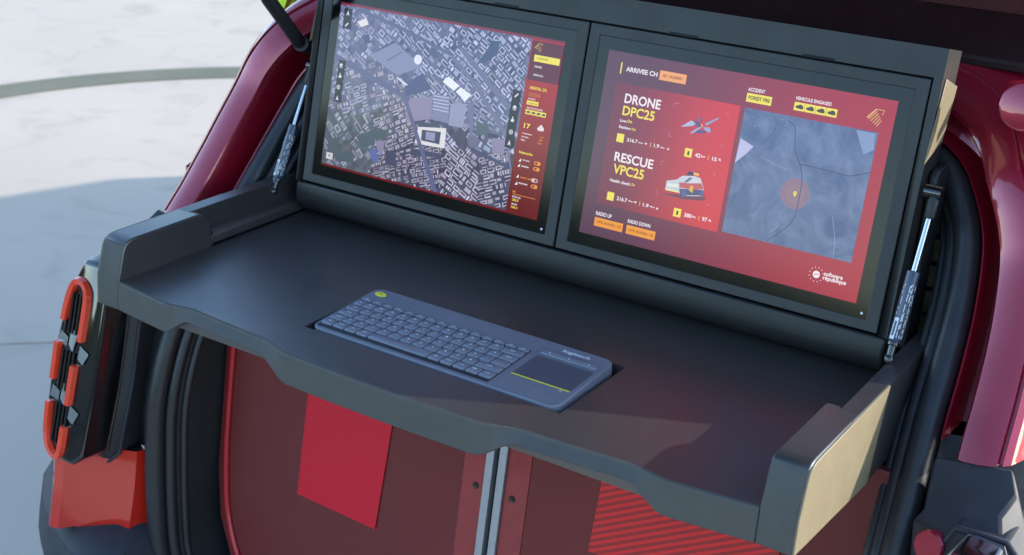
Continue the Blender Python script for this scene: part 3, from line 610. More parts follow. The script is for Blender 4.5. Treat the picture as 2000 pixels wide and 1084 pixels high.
# ---- aerial city picture: thousands of little roof and yard patches
rnd = random.Random(7)
def aerial(quad, feats):
    s0 = min(p[0] for p in quad); s1 = max(p[0] for p in quad); t0 = min(p[1] for p in quad); t1 = max(p[1] for p in quad)
    V = []; F = []; C = []
    def ins(p): return s0 <= p[0] <= s1 and t0 <= p[1] <= t1
    def add(pts, c, lev, clip=True):
        if clip:
            pts = [(min(max(a, s0), s1), min(max(b, t0), t1)) for a, b in pts]
        o = len(V); V.extend(SP('L', a, b, lev) for a, b in pts); F.append(tuple(range(o, o+len(pts)))); C.append(c)
    def jit(c, k): g = rnd.uniform(-k, k); return tuple(max(0, min(255, v+g+rnd.uniform(-4, 4))) for v in c)
    # underlay: soft mosaic of ground tones
    G = 7
    for a in range(int((s1-s0)//G)+1):
        for b in range(int((t1-t0)//G)+1):
            x = s0+a*G; y = t0+b*G
            fx = (x-s0)/(s1-s0); fy = (y-t0)/(t1-t0)
            base = (88, 92, 124) if fy < .55 else (62, 62, 86)
            if fx < .35 and fy > .55: base = (78, 86, 98)
            add([(x, y), (x+G, y), (x+G, y+G), (x, y+G)], jit(base, 9), .6)
    zones = [(40, 40, .55, 7.5, (96, 102, 138), (146, 150, 182), .7), (60, 120, -.42, 7, (92, 98, 128), (148, 148, 172), .75), (60, 185, .75, 9, (80, 90, 104), (132, 136, 150), .6),
             (150, 30, .62, 8, (66, 72, 112), (150, 156, 190), .9), (225, 45, .5, 7.2, (60, 66, 104), (158, 164, 198), 1.), (285, 70, .62, 7.5, (62, 66, 104), (156, 162, 192), 1.),
             (215, 120, .6, 8, (72, 78, 112), (146, 150, 178), .8), (275, 135, .35, 8.5, (74, 80, 112), (144, 148, 178), .8), (120, 165, -.5, 6.5, (74, 76, 96), (156, 154, 170), .9),
             (185, 205, -.35, 6, (44, 40, 62), (150, 146, 168), 1.), (250, 205, .45, 7.5, (46, 42, 66), (168, 164, 184), 1.), (300, 200, -.4, 7, (48, 44, 66), (160, 156, 178), 1.), (140, 215, -.4, 6, (48, 44, 64), (148, 142, 160), 1.)]
    def zone(p): return min(range(len(zones)), key=lambda k: (zones[k][0]-p[0])**2+(zones[k][1]-p[1])**2)
    for zi, (zx, zy, an, sp, dk, lt, dens) in enumerate(zones):
        sp *= 1.18
        ca_, sa_ = math.cos(an), math.sin(an)
        N = 16
        for i in range(-N, N):
            for j in range(-N, N):
                gx, gy = i*sp*1.5+(j % 2)*sp*.4+rnd.uniform(-.6, .6), j*sp+rnd.uniform(-.5, .5)
                c_ = (zx+ca_*gx-sa_*gy, zy+sa_*gx+ca_*gy)
                if not ins(c_) or zone(c_) != zi or rnd.random() > dens: continue
                def bar(x0, y0_, x1, y1, col, lev):
                    add([(c_[0]+ca_*a-sa_*b, c_[1]+sa_*a+ca_*b) for a, b in ((x0, y0_), (x1, y0_), (x1, y1), (x0, y1))], col, lev)
                sp_ = sp
                hw, hh = sp*rnd.uniform(.52, .74), sp*rnd.uniform(.34, .46)
                bar(-hw-.6, -hh-.8, hw+.4, hh+.3, jit(tuple(v*.6+q*.4 for v, q in zip(dk, (88, 92, 120))), 12), 1.2)
                ty = rnd.random(); L_ = jit(tuple(v*.93 for v in lt), 20); e = sp*rnd.uniform(.17, .26)
                if ty < .45:
                    bar(-hw, -hh, hw, -hh+e, L_, 1.8); bar(-hw, hh-e, hw, hh, jit(lt, 22), 1.8)
                    if rnd.random() < .7: bar(-hw, -hh+e, -hw+e, hh-e, jit(lt, 18), 1.8)
                    if rnd.random() < .5: bar(hw-e, -hh+e, hw, hh-e, jit(lt, 18), 1.8)
                elif ty < .8:
                    k = rnd.randint(2, 4)
                    for q in range(k):
                        if rnd.random() < .85: bar(-hw+2*hw*q/k, -hh, -hw+2*hw*(q+.62)/k, hh*rnd.uniform(.4, 1), jit(lt, 26), 1.8)
                else:
                    bar(-hw, -hh, hw*rnd.uniform(-.2, 1), hh*rnd.uniform(0, 1), L_, 1.8)
    AC = dict(a_hall=(116, 120, 156), a_hall2=(128, 132, 162), a_dark=(64, 68, 104), a_dark2=(86, 90, 124), a_navy=(68, 74, 116), a_white=(206, 210, 222), a_disc=(196, 198, 216), a_cream=(196, 194, 200),
              a_park=(110, 114, 148), a_mauve=(122, 116, 148), a_slate=(62, 66, 92), a_green=(70, 86, 98), a_green2=(72, 84, 94), a_green3=(62, 76, 110), a_blue=(84, 96, 150), a_road=(84, 88, 124), a_road2=(96, 100, 134), a_ring=(92, 92, 122))
    for k, (pts, c) in enumerate(feats):
        if len(pts) == 2:
            r_ = abs(pts[1][0]-pts[0][0]); pts = disc(pts[0][0], pts[0][1], r_, r_, 14)
        add(pts, AC[c], 2.2+.06*k)
        if c == 'a_park':
            for q in range(5):
                t_ = .05+.13*q
                a, b, c2, d = [Vector((*p, 0)) for p in pts]
                l0 = a.lerp(d, t_); l1 = b.lerp(c2, t_)
                add([(l0.x, l0.y), (l1.x, l1.y), (l1.x, l1.y+1.1), (l0.x, l0.y+1.1)], (170, 174, 200), 2.3+.06*k)
        if c == 'a_white':
            a, b, c2, d = [Vector((*p, 0)) for p in pts]
            for q in (.33, .66):
                l0 = a.lerp(b, q); l1 = d.lerp(c2, q)
                add([(l0.x, l0.y), (l0.x+.6, l0.y), (l1.x+.6, l1.y), (l1.x, l1.y)], (150, 156, 178), 2.25+.06*k)
    me = bpy.data.meshes.new('aerial_picture'); me.from_pydata([tuple(v) for v in V], [], F)
    at = me.color_attributes.new('roofs', 'FLOAT_COLOR', 'CORNER'); arr = []
    for f_, c in zip(F, C): arr += list((*lin(c), 1.))*len(f_)
    at.data.foreach_set('color', arr)
    m = emat('aerial', (255, 255, 255), 1.3); n = m.node_tree.nodes; l = m.node_tree.links
    ca2 = n.new('ShaderNodeVertexColor'); ca2.layer_name = 'roofs'
    l.new(ca2.outputs[0], n['Principled BSDF'].inputs['Emission Color'])
    me.materials.append(m)
    o = bpy.data.objects.new('aerial_picture', me); COL.objects.link(o); attach(o, MON['L'])
feats = [(p, c) for scr, p, c in SCR_Q if isinstance(c, str) and c.startswith('a_')]
aq = [p for scr, p, c in SCR_Q if c == 'AERIAL'][0]
aerial([(0, 3.4), (aq[1][0], 3.4), (aq[2][0], AH*1000-3.2), (0, AH*1000-3.2)], feats)

# ---- page furniture
def lerp2(a, b, t): return (a[0]+(b[0]-a[0])*t, a[1]+(b[1]-a[1])*t)
def snap(p):   # near-rectangles become true rectangles on the page
    if len(p) != 4: return p
    x0 = (p[0][0]+p[3][0])/2; x1 = (p[1][0]+p[2][0])/2; a = (p[0][1]+p[1][1])/2; b = (p[2][1]+p[3][1])/2
    return [(x0, a), (x1, a), (x1, b), (x0, b)]
mlev = 5
for qi, (scr, p, c) in enumerate(SCR_Q):
    lv = 3.2+.01*qi if scr == 'R' else 8.5+.01*(qi % 60)
    if not isinstance(c, str):
        flat('picture_piece', scr, p, lit(c), 6+.05*(qi % 60))
    elif c.startswith('a_') or c in ('AERIAL',): continue
    elif c == 'BRACKET': stroke(scr, p, .7, lit((206, 120, 140)), lv, 'corner_mark')
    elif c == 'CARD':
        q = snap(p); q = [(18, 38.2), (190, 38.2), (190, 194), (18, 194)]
        flat('card', scr, q, gradmat('card_red', (118, 52, 78), (206, 56, 72), UOF['R']+.03, UOF['R']+.185), 1.5)  # reflection washing out the left of the card is put into its gradient
    elif c == 'CARS4':
        q = snap(p); flat('vehicle_badge', scr, q, lit('yellow'), lv)
        for k in range(4):
            a = lerp2(q[0], q[1], k/4); b = lerp2(q[0], q[1], (k+1)/4); W_ = b[0]-a[0]; H_ = q[3][1]-q[0][1]
            x, y = a
            flat('car_icon', scr, [(x+W_*u_, y+H_*v_) for u_, v_ in ((.12, .62), (.18, .42), (.36, .38), (.5, .22), (.74, .26), (.86, .46), (.88, .7), (.74, .78), (.3, .74))], lit((70, 66, 60)), lv+.6)
            if k: stroke(scr, [(x, y), (x, y+H_)], .5, lit('olive'), lv+.6)
    elif c == 'LOGO':
        x0 = min(v[0] for v in p); x1 = max(v[0] for v in p); a = min(v[1] for v in p); b = max(v[1] for v in p); W_ = x1-x0; H_ = b-a
        lc = lit((228, 190, 120)) if scr == 'R' else lit((206, 170, 84))
        N = 6 if scr == 'R' else 4
        for k in range(N):
            t_ = k/(N-1)
            stroke(scr, [(x0+W_*(-.04+.72*t_), a+H_*(.58+.44*t_)), (x0+W_*(.46+.46*t_), a+H_*(.0+.62*t_))], .85 if scr == 'R' else .8, lc, lv, 'emblem_stroke')
        stroke(scr, [(x0+W_*.02, a+H_*.62), (x0+W_*.5, a), (x0+W_, a+H_*.02), (x0+W_*.9, a+H_*.3)], .8, lc, lv, 'emblem_stroke')
    elif c == 'MAP':
        mp = snap(p); flat('map_picture', scr, mp, None, 2.2)
        mm = emat('mapbase', (98, 116, 158)); n_ = mm.node_tree.nodes; l_ = mm.node_tree.links
        tc_ = n_.new('ShaderNodeTexCoord'); no_ = n_.new('ShaderNodeTexNoise'); no_.inputs['Scale'].default_value = 22; no_.inputs['Detail'].default_value = 9; no_.inputs['Roughness'].default_value = .62; no_.inputs['Distortion'].default_value = 1.5
        l_.new(tc_.outputs['Object'], no_.inputs['Vector'])
        cr_ = n_.new('ShaderNodeValToRGB'); e_ = cr_.color_ramp.elements
        e_[0].position = .3; e_[0].color = (*lin((74, 92, 136)), 1); e_[1].position = .7; e_[1].color = (*lin((116, 132, 172)), 1)
        l_.new(no_.outputs['Fac'], cr_.inputs[0]); l_.new(cr_.outputs[0], n_['Principled BSDF'].inputs['Emission Color'])
        MON['R'].children[-1].data.materials.clear() if False else None
        bpy.data.objects[[o.name for o in MON['R'].children if o.name.startswith('map_picture')][0]].data.materials.append(mm)
        # tiny pale and dark speckles of houses towards the top left
        for k in range(60):
            sx = mp[0][0]+rnd.random()**1.6*60; sy = mp[0][1]+1+rnd.random()**1.8*26; r_ = rnd.uniform(.5, 1.3)
            flat('map_speck', scr, [(sx, sy), (sx+r_*1.6, sy+r_*.5), (sx+r_*1.3, sy+r_*1.4), (sx-.2, sy+r_)], lit(rnd.choice([(70, 82, 130), (126, 140, 186), (84, 92, 142)])), 2.5+.004*k)
    elif c in ('m_road', 'm_road2'): stroke(scr, [(v.x, v.y) for v in smoothpath([(a, b, 0) for a, b in p], 4)], 1.0, lit((58, 72, 112)), 3.4, 'map_road')
    elif c in ('m_s1', 'm_s2', 'm_s3'): stroke(scr, p, .7, lit((136, 152, 196)), 3.3, 'map_road')
    elif c == 'm_pale':
        q = [(max(a, mp[0][0]), b) for a, b in p]; flat('map_patch', scr, q, lit((186, 186, 224)), 3.2)
    elif c == 'm_cloud': flat('map_patch', scr, [(min(a, mp[1][0]), b) for a, b in p[:4]], lit((132, 150, 192)), 3.2)
    elif c == 'm_blob':
        r_ = abs(p[1][0]-p[0][0]); flat('alert_zone', scr, disc(p[0][0], p[0][1], r_, r_, 36), lit((138, 112, 138)), 3.3); PIN = p[0]
        flat('alert_core', scr, disc(p[0][0], p[0][1], r_*.62, r_*.62, 30), lit((142, 118, 136)), 3.35)
        flat('map_pin', scr, disc(p[0][0], p[0][1]-.8, 2.2, 2.2, 16), lit('yellow'), 4.2); flat('map_pin', scr, [(p[0][0]-1.8, p[0][1]+.4), (p[0][0]+1.8, p[0][1]+.4), (p[0][0], p[0][1]+4)], lit('yellow'), 4.1)
        flat('map_pin', scr, disc(p[0][0], p[0][1]-.8, .8, .8, 10), lit('olive'), 4.4)
    elif c == 'm_pin': continue
    elif c == 'SRLOGO':
        cx, cy = p[0]; flat('globe_emblem', scr, disc(cx, cy, 4.4, 4.4, 24), lit('white'), lv)
        stroke(scr, [(cx-3, cy+1), (cx, cy-.4), (cx+3, cy-1)], .8, lit((150, 60, 80)), lv+.5, 'globe_line')
        for k in range(12):
            a = 2*math.pi*k/12+.2; flat('emblem_dot', scr, disc(cx+8.6*math.cos(a), cy+8.6*math.sin(a), .75, .75, 8), lit((236, 190, 200)), lv)
    elif c == 'CLOUD':
        for dx, dy, r_ in ((0, 0, 3.6), (3, .6, 2.6), (-2.8, 1, 2.3), (.5, -2, 2.6)): flat('weather_icon', scr, disc(p[0][0]+dx, p[0][1]+dy, r_, r_, 14), lit((226, 214, 220)), lv+.1*(dx+4))
    elif c.startswith('TOGGLE'):
        q = snap(p); cx = (q[0][0]+q[1][0])/2; cy = (q[0][1]+q[3][1])/2; on = c != 'TOGGLE2'
        flat('toggle', scr, [(cx+(2.6 if k < 8 else -2.6)+2.6*math.cos(math.pi*(k/7-.5) if k < 8 else math.pi*((k-8)/7+.5)), cy+2.6*math.sin(math.pi*(k/7-.5) if k < 8 else math.pi*((k-8)/7+.5))) for k in range(16)], lit((226, 150, 60) if on else (216, 190, 200)), lv)
        flat('toggle_slot', scr, disc(cx-1.6, cy, 2.1, 1.9, 12), lit((150, 30, 36)), lv+.5) if on else flat('toggle_slot', scr, disc(cx+1.8, cy, 2.1, 1.9, 12), lit((120, 40, 60)), lv+.5)
    elif c == 'BAR': flat('toolbar', scr, snap(p), lit((34, 32, 52)), 8)
    elif c == 'WICON':
        q = snap(p); flat('map_key', scr, [(a+d, b+e) for (a, b), d, e in zip(q, (-1, 1, 1, -1), (-1, -1, 1, 1))], lit((30, 30, 44)), 8); flat('map_key', scr, q, lit((206, 206, 212)), 8.6)
        cx = (q[0][0]+q[1][0])/2; cy = (q[0][1]+q[2][1])/2; flat('map_key', scr, [(cx-2.2, cy-2), (cx+2.2, cy-2), (cx, cy+2.4)], lit((120, 116, 130)), 9)
    elif c == 'ICON':
        cx, cy = p[0]; k = qi % 5; wm = lit((222, 222, 234))
        if k == 0: flat('tool_icon', scr, [(cx, cy-3.2), (cx+3.2, cy-.6), (cx, cy+2), (cx-3.2, cy-.6)], wm, 9); stroke(scr, [(cx-3, cy+1.4), (cx, cy+3.8), (cx+3, cy+1.4)], 1, wm, 9, 'tool_icon')
        elif k == 1: flat('tool_icon', scr, [(cx-.8, cy-3.6), (cx+.6, cy-3.6), (cx+.8, cy-.4), (cx+2.8, cy), (cx+2.4, cy+3.4), (cx-1.6, cy+3.4), (cx-2.8, cy+.6), (cx-.8, cy+.8)], wm, 9)
        elif k == 2:
            flat('tool_icon', scr, disc(cx, cy, 3.2, 3.2, 18), wm, 9); flat('tool_icon', scr, disc(cx, cy, 2.2, 2.2, 16), lit((34, 32, 52)), 9.3); flat('tool_icon', scr, disc(cx, cy, 1.2, 1.2, 12), wm, 9.6)
        elif k == 3: flat('tool_icon', scr, [(cx, cy-4), (cx+2.6, cy+3.4), (cx, cy+1.8), (cx-2.6, cy+3.4)], wm, 9)
        else: stroke(scr, [(cx-2.6, cy+2.4), (cx+2.4, cy-2.6)], 2, wm, 9, 'tool_icon')
    else:
        flat('badge' if len(p) == 4 else 'marker', scr, snap(p), lit(c), (2.6+.01*(qi % 50) if scr == 'R' else 7.2) if c in ('purple', 'badge') else lv)
# sidebar of the left page sits on the page red; page text
for scr, tx, s, t, w_, h_, c in SCR_T:
    TEXTQ.append((tx, lambda a, b, scr=scr, s=s, t=t, w_=w_, h_=h_: SP(scr, s+a*w_, t-b*h_, 5.2 if scr == 'R' else 10.2), lit(c), MON[scr], 'lettering', .022 if h_ > 8 else .026))

# ---- gas struts of the desk unit
for s_ in (-1, 1):
    lo = Vector((.4755*s_, .306, .054)) if s_ > 0 else Vector((.4755*s_, .335, .036))
    hi = Vector((.4745*s_, .393, .228)) if s_ > 0 else Vector((.4745*s_, .428, .21))
    d = (hi-lo); L_ = d.length; d.normalize()
    v1, f1 = tubeg([lo+d*.022, lo+d*.024, lo+d*(L_*.53), lo+d*(L_*.535)], [.0062, .0074, .0074, .0060], 18)
    g = mo('gas_strut', v1, f1, STRUT, WS, smooth=50)
    tube('rod', [lo+d*(L_*.53), hi-d*.01], .0031, STEEL, g, 12)
    v1, f1 = tubeg([hi-d*.030, hi-d*.028, hi-d*.006, hi], [.0046, .0058, .0064, .005], 12); mo('end_socket', v1, f1, PLAST, g, smooth=50)
    v1, f1 = tubeg([lo-d*.002, lo, lo+d*.006, lo+d*.007, lo+d*.018, lo+d*.019, lo+d*.022], [.004, .0056, .0056, .0044, .0048, .0066, .0066], 14); mo('end_socket', v1, f1, GLOSSB, g, smooth=50)
    v1, f1 = tubeg([hi+Vector((-.012*s_, .0, 0)), hi+Vector((.007*s_, 0, 0))], [.0085, .0085], 14); mo('ball_stud', v1, f1, GLOSSB, g, smooth=50)
    # printed label wrapped part way round the cylinder
    side = d.cross(CF).normalized(); front = side.cross(d).normalized()
    if front.dot(CF) > 0: front = -front
    def cyl(a, h, r=.0076): return lo+d*(L_*h)+(side*math.sin(a)+front*math.cos(a))*r
    def patch(a0, a1, h0, h1, m, r=.00755, nm='label_print'):
        rows_ = [[cyl(a0+(a1-a0)*k/5, h, r) for k in range(6)] for h in (h0, h1)]
        vv_, ff_ = loft(rows_); mo(nm, vv_, ff_, m, g)
    rn = random.Random(3+s_)
    sgn = 1 if side.dot(CR) > 0 else -1
    patch(-1.15*sgn, -.45*sgn, .13, .255, PRINT)
    patch(-.98*sgn, -.62*sgn, .15, .235, STRUT, .00765)
    for a in (-1.1, -.95, -.15, .02, .25, .55, .8, 1.05):
        h = .14 if a > -.5 else .27
        while h < .45:
            e = rn.uniform(.012, .05)
            if rn.random() < (.9 if a > .4 else .62): patch((a-.05)*sgn, (a+.05)*sgn, h, min(h+e, .455), PRINT)
            h += e+rn.uniform(.006, .02)
# brackets behind the struts
for s_ in (-1, 1):
    v1, f1 = prismg([(.4555*s_, .40, .03), (.4555*s_, .425, .235), (.4555*s_, .432, .242), (.4555*s_, .462, .242), (.4555*s_, .47, .235), (.4555*s_, .445, .03)], (.009*s_, 0, 0))
    mo('bracket', v1, f1, PLAST, WS, bevel=.002)
    v1, f1 = prismg([(.4645*s_, .373, .215), (.4645*s_, .378, .24), (.4645*s_, .41, .24), (.4645*s_, .408, .215)], (.003*s_, 0, 0))

# ================================================================ KEYBOARD
KB = thing('keyboard', (.019, .127, -.009), 'slate grey wireless keyboard with touchpad and yellow accents lying in the desk recess', 'keyboard')
def rrect(x0, x1, ya, yb, r, n=6):
    out = []
    for cx, cy, a0 in ((x1-r, yb-r, 0), (x0+r, yb-r, 90), (x0+r, ya+r, 180), (x1-r, ya+r, 270)):
        for k in range(n+1):
            a = R_(a0+90*k/n); out.append((cx+r*math.cos(a), cy+r*math.sin(a)))
    return out
def kz(y): return .0075+.05*(y-.057)       # gently rising towards the back
BX0, BX1, BY0, BY1 = -.158, .1965, .0575, .1965
layers = [(-.0108, .004), (-.004, .0005), (.0, 0.), (1, .0003), (2, .0015)]
rows = []
for dz, ins_ in layers:
    P = rrect(BX0+ins_, BX1-ins_, BY0+ins_, BY1-ins_, .014-ins_)
    rows.append([(x, y, (dz if dz < .5 else kz(y)-(.0012 if dz == 1 else 0.))) for x, y in P])
vv, ff = loft(rows, True); nn = len(rows[0]); ff.append(tuple((len(rows)-1)*nn+k for k in range(nn))); ff.append(tuple(range(nn-1, -1, -1)))
mo('shell', vv, ff, KEYB, KB, smooth=35)
TL_ = math.atan(.05)
def keymesh(w_, h_, m):
    H = .0026; rows_ = []
    for z, i_ in ((0, 0), (H*.75, .0002), (H, .0009)):
        rows_.append([(x, y, z) for x, y in rrect(-w_/2+i_, w_/2-i_, -h_/2+i_, h_/2-i_, .0017-i_*.4, 2)])
    v_, f_ = loft(rows_, True); k = len(rows_[0]); f_.append(tuple(2*k+q for q in range(k)))
    return v_, f_
KM = {}
def key(x, y, w_, h_, leg='', part='key'):
    kk = (round(w_, 4), round(h_, 4))
    z = kz(y)-.0004
    if kk not in KM:
        v_, f_ = keymesh(w_, h_, KEYC); o = mo(part, v_, f_, KEYC, KB, smooth=40); KM[kk] = o.data
    else:
        o = bpy.data.objects.new(part, KM[kk]); COL.objects.link(o); attach(o, KB)
    o.location = (x, y, z); o.rotation_euler = (TL_, 0, 0)
    if leg:
        if len(leg) <= 2: lw, lh, ox, oy = .0022*len(leg)+.0006, .0034, 0, .0012
        else: lw, lh, ox, oy = min(w_*.6, .0018*len(leg)), .0024, 0, .001
        if h_ < .008: lh = .0019; oy = .0002
        x0_, y0_ = x-lw/2+ox, y-lh/2+oy
        TEXTQ.append((leg, lambda a, b, x0_=x0_, y0_=y0_, lw=lw, lh=lh: Vector((x0_+a*lw, y0_+b*lh, kz(y0_+b*lh)+.0024)), PRINT, o, 'legend', .03))
    return o
wl = [(x, y, kz(y)+.0002) for x, y in rrect(-.1535, .1012, .0638, .1597, .002, 3)]
mo('key_well', wl, [tuple(range(len(wl)))], mat('key_well_dark', (.022, .024, .034), .5), KB)
KX0, KX1 = -.1525, .1005
pitch = (KX1-KX0)/15
def krow(y, h_, spec):
    x = KX0; tot = sum(a for a, _ in spec); k = (KX1-KX0)/tot
    for a, lg in spec:
        w_ = a*k
        key(x+w_/2, y, w_-.0014, h_, lg); x += w_
RH = .0172
krow(.1555, .0066, [(1, t_) for t_ in ('esc', 'F1', 'F2', 'F3', 'F4', 'F5', 'F6', 'F7', 'F8', 'F9', 'F10', 'F11', 'F12', 'ins', 'del')])
ys = [.1425-RH*.93*i for i in range(5)]
krow(ys[0], .0148, [(.8, '2')]+[(1, t_) for t_ in ('&1', '2é', '3#', "4'", '5(', '6-', '7è', '8_', '9ç', '0à', ')°', '=+')]+[(1.7, 'back')])
krow(ys[1], .0148, [(1.25, 'tab')]+[(1, t_) for t_ in 'AZERTYUIOP^$']+[(1.25, 'enter')])
krow(ys[2], .0148, [(1.5, 'caps')]+[(1, t_) for t_ in 'QSDFGHJKLMù*']+[(1.3, '')])
krow(ys[3], .0148, [(1.1, 'shift'), (.9, '<')]+[(1, t_) for t_ in 'WXCVBN?.:!']+[(1.9, 'shift')])
krow(ys[4], .0148, [(1., 'fn'), (1., 'ctrl'), (1., 'win'), (1., 'alt'), (4.9, ''), (1., 'alt'), (1., 'ctrl'), (1., 'home'), (1., 'pg'), (1., 'end')])
# touchpad, button strip, accents
def slopeq(x0, x1, ya, yb, dz): return [(x0, ya, kz(ya)+dz), (x1, ya, kz(ya)+dz), (x1, yb, kz(yb)+dz), (x0, yb, kz(yb)+dz)]
tp = [(x, y, kz(y)+.00025) for x, y in rrect(.1115, .1895, .100, .1555, .003, 3)]
mo('touchpad', tp, [tuple(range(len(tp)))], PAD, KB)
v1, f1 = prismg(slopeq(.1115, .1895, .0982, .0998, .0002), (0, 0, .0005)); mo('accent_line', v1, f1, LIME, KB)
v1, f1 = prismg(slopeq(.1125, .1885, .1600, .1685, 0), (0, 0, .0022)); mo('button_strip', v1, f1, KEYC, KB, bevel=.0008)
for x in (.124, .150, .177): mo('button_mark', slopeq(x-.0012, x+.0012, .1635, .1655, .00235), [(0, 1, 2, 3)], PRINT, KB)
for xa, xb in ((.1125, .1500), (.1512, .1885)):
    mo('click_button', slopeq(xa, xb, .0625, .0955, .0002), [(0, 1, 2, 3)], KEYB, KB)
mo('button_mark', slopeq(.178, .182, .0945, .0958, .0004), [(0, 1, 2, 3)], PRINT, KB)
op = [(x, y, kz(y)) for x, y in disc(-.141, .1795, .0085, .0052, 22)]
v1, f1 = prismg(op, (0, 0, .0016)); mo('power_button', v1, f1, LIME, KB, bevel=.0005)
mo('button_mark', slopeq(-.143, -.139, .1785, .1805, .0018), [(0, 1, 2, 3)], mat('olive_mark', (.45, .4, .05), .5), KB)
TEXTQ.append(('logitech', lambda a, b: Vector((.132+a*.036, .1745+b*.0085, kz(.1745+b*.0085)+.0003)), PRINT, KB, 'lettering', .01))

# settle the keyboard down into its pocket, almost flush with the deck
KB.location = (.01125, .1372, -.0151); KB.scale = (1.0099, .9532, 1.)

# ================================================================ STORAGE DRAWERS UNDER THE DESK
def DY(z): return .2515+.16*(z+.18)
def red_panel_mat():
    m = mat('translucent_red_panel', (.15, .02, .019), .35, spec=.4, coat=0, coatr=.15, var=.1, nscale=3)
    return m
PANEL = red_panel_mat(); PEDGE = mat('red_panel_edge', (.42, .004, .012), .35, coat=.4, var=.05)
def stripe_mat(name, c0, c1, sc_, ang_):
    m = mat(name, c0, .5, spec=.3); n = m.node_tree.nodes; l = m.node_tree.links; b = n['Principled BSDF']
    tc = n.new('ShaderNodeTexCoord'); mp_ = n.new('ShaderNodeMapping'); mp_.inputs['Rotation'].default_value = (0, ang_, 0)
    wv = n.new('ShaderNodeTexWave'); wv.wave_type = 'BANDS'; wv.bands_direction = 'Z'; wv.inputs['Scale'].default_value = sc_
    l.new(tc.outputs['Object'], mp_.inputs[0]); l.new(mp_.outputs[0], wv.inputs[0])
    mx = n.new('ShaderNodeMix'); mx.data_type = 'RGBA'; mx.inputs[6].default_value = (*c0, 1); mx.inputs[7].default_value = (*c1, 1)
    cr = n.new('ShaderNodeValToRGB'); cr.color_ramp.elements[0].position = .35; cr.color_ramp.elements[1].position = .65
    l.new(wv.outputs['Fac'], cr.inputs[0]); l.new(cr.outputs[0], mx.inputs[0]); l.new(mx.outputs[2], b.inputs['Base Color'])
    return m
ST1 = stripe_mat('fine_red_stripes', (.72, .012, .03), (.52, .01, .022), 60, R_(-40))
ST2 = stripe_mat('coarse_red_stripes', (.72, .03, .03), (.34, .03, .028), 38, R_(28))
for s_ in (-1, 1):
    D = thing('storage_drawer', (.24*s_, DY(-.6), -.62), 'left dark red drawer front with finely striped bright red square, under the desk' if s_ < 0 else 'right dark red drawer front with coarsely striped bright red patch, under the desk', 'drawer', 'storage drawers under the desk')
    pts = [(.0165, -.06), (.5, -.06), (.5, -.38), (.488, -.46), (.455, -.53), (.40, -.59), (.33, -.62), (.0165, -.62)]
    if s_ > 0: pts = [(.0165, -.06), (.53, -.06), (.53, -.42), (.50, -.5), (.455, -.56), (.40, -.60), (.33, -.62), (.0165, -.62)]
    v1, f1 = prismg([(x*s_, DY(z), z) for x, z in pts], (0, .012, 0)); mo('panel', v1, f1, PANEL, D, bevel=.002)
    # bright moulded edge strip beside the rail and round the outer edge
    v1, f1 = prismg([(x*s_, DY(z)-.0012, z) for x, z in ((.0172, -.061), (.052, -.061), (.052, -.619), (.0172, -.619))], (0, .001, 0)); mo('edge_band', v1, f1, mat('red_band_%d' % (s_+1), (.27, .022, .024), .35, coat=.3), D)
    ed = smoothpath([(x*s_, DY(z)-.002, z) for x, z in ((.482, -.07), (.484, -.3), (.478, -.40), (.466, -.46), (.44, -.515), (.40, -.565))], 5) if s_ < 0 else smoothpath([(x, DY(z)-.002, z) for x, z in ((.528, -.07), (.528, -.4), (.5, -.49), (.45, -.55))], 5)
    tube('edge_bead', ed, .005, PEDGE, D, 8)
    v1, f1 = prismg([(s_*.0042, DY(-.055)-.006, -.055), (s_*.0158, DY(-.055)-.006, -.055), (s_*.0158, DY(-.62)-.006, -.62), (s_*.0042, DY(-.62)-.006, -.62)], (0, .02, 0)); mo('rail_profile', v1, f1, ALU, D, bevel=.0008)
    for zs in (-.2555, -.46):
        x_ = .0295*s_
        v1, f1 = xf(lathe([(.0, .0022), (.0018, .0022), (.0022, .0012), (.0032, .0016), (.0046, .0016), (.0052, 0)], 14), axisM((x_, DY(zs)-.0012, zs), (0, -1, .16))); mo('screw', v1, f1, mat('screw_black_%d_%d' % (s_+1, -zs*100), (.06, .05, .045), .35, metal=.7), D, smooth=40)
    if s_ < 0: q_ = [(-.332, -.2), (-.176, -.2), (-.188, -.376), (-.336, -.372)]
    else: q_ = [(.158, -.16), (.40, -.16), (.40, -.288), (.152, -.284)]
    v1, f1 = prismg([(x, DY(z)-.0022, z) for x, z in q_], (0, .0009, 0)); mo('striped_patch', v1, f1, ST1 if s_ < 0 else ST2, D)
DG = thing('drawer_gap_post', (0, DY(-.62)+.01, -.62), 'black upright post behind the gap between the two drawer fronts', 'post')
v1, f1 = prismg([(-.0042, DY(-.055)+.006, -.055), (.0042, DY(-.055)+.006, -.055), (.0042, DY(-.62)+.006, -.62), (-.0042, DY(-.62)+.006, -.62)], (0, .03, 0)); mo('post_core', v1, f1, DARK, DG)

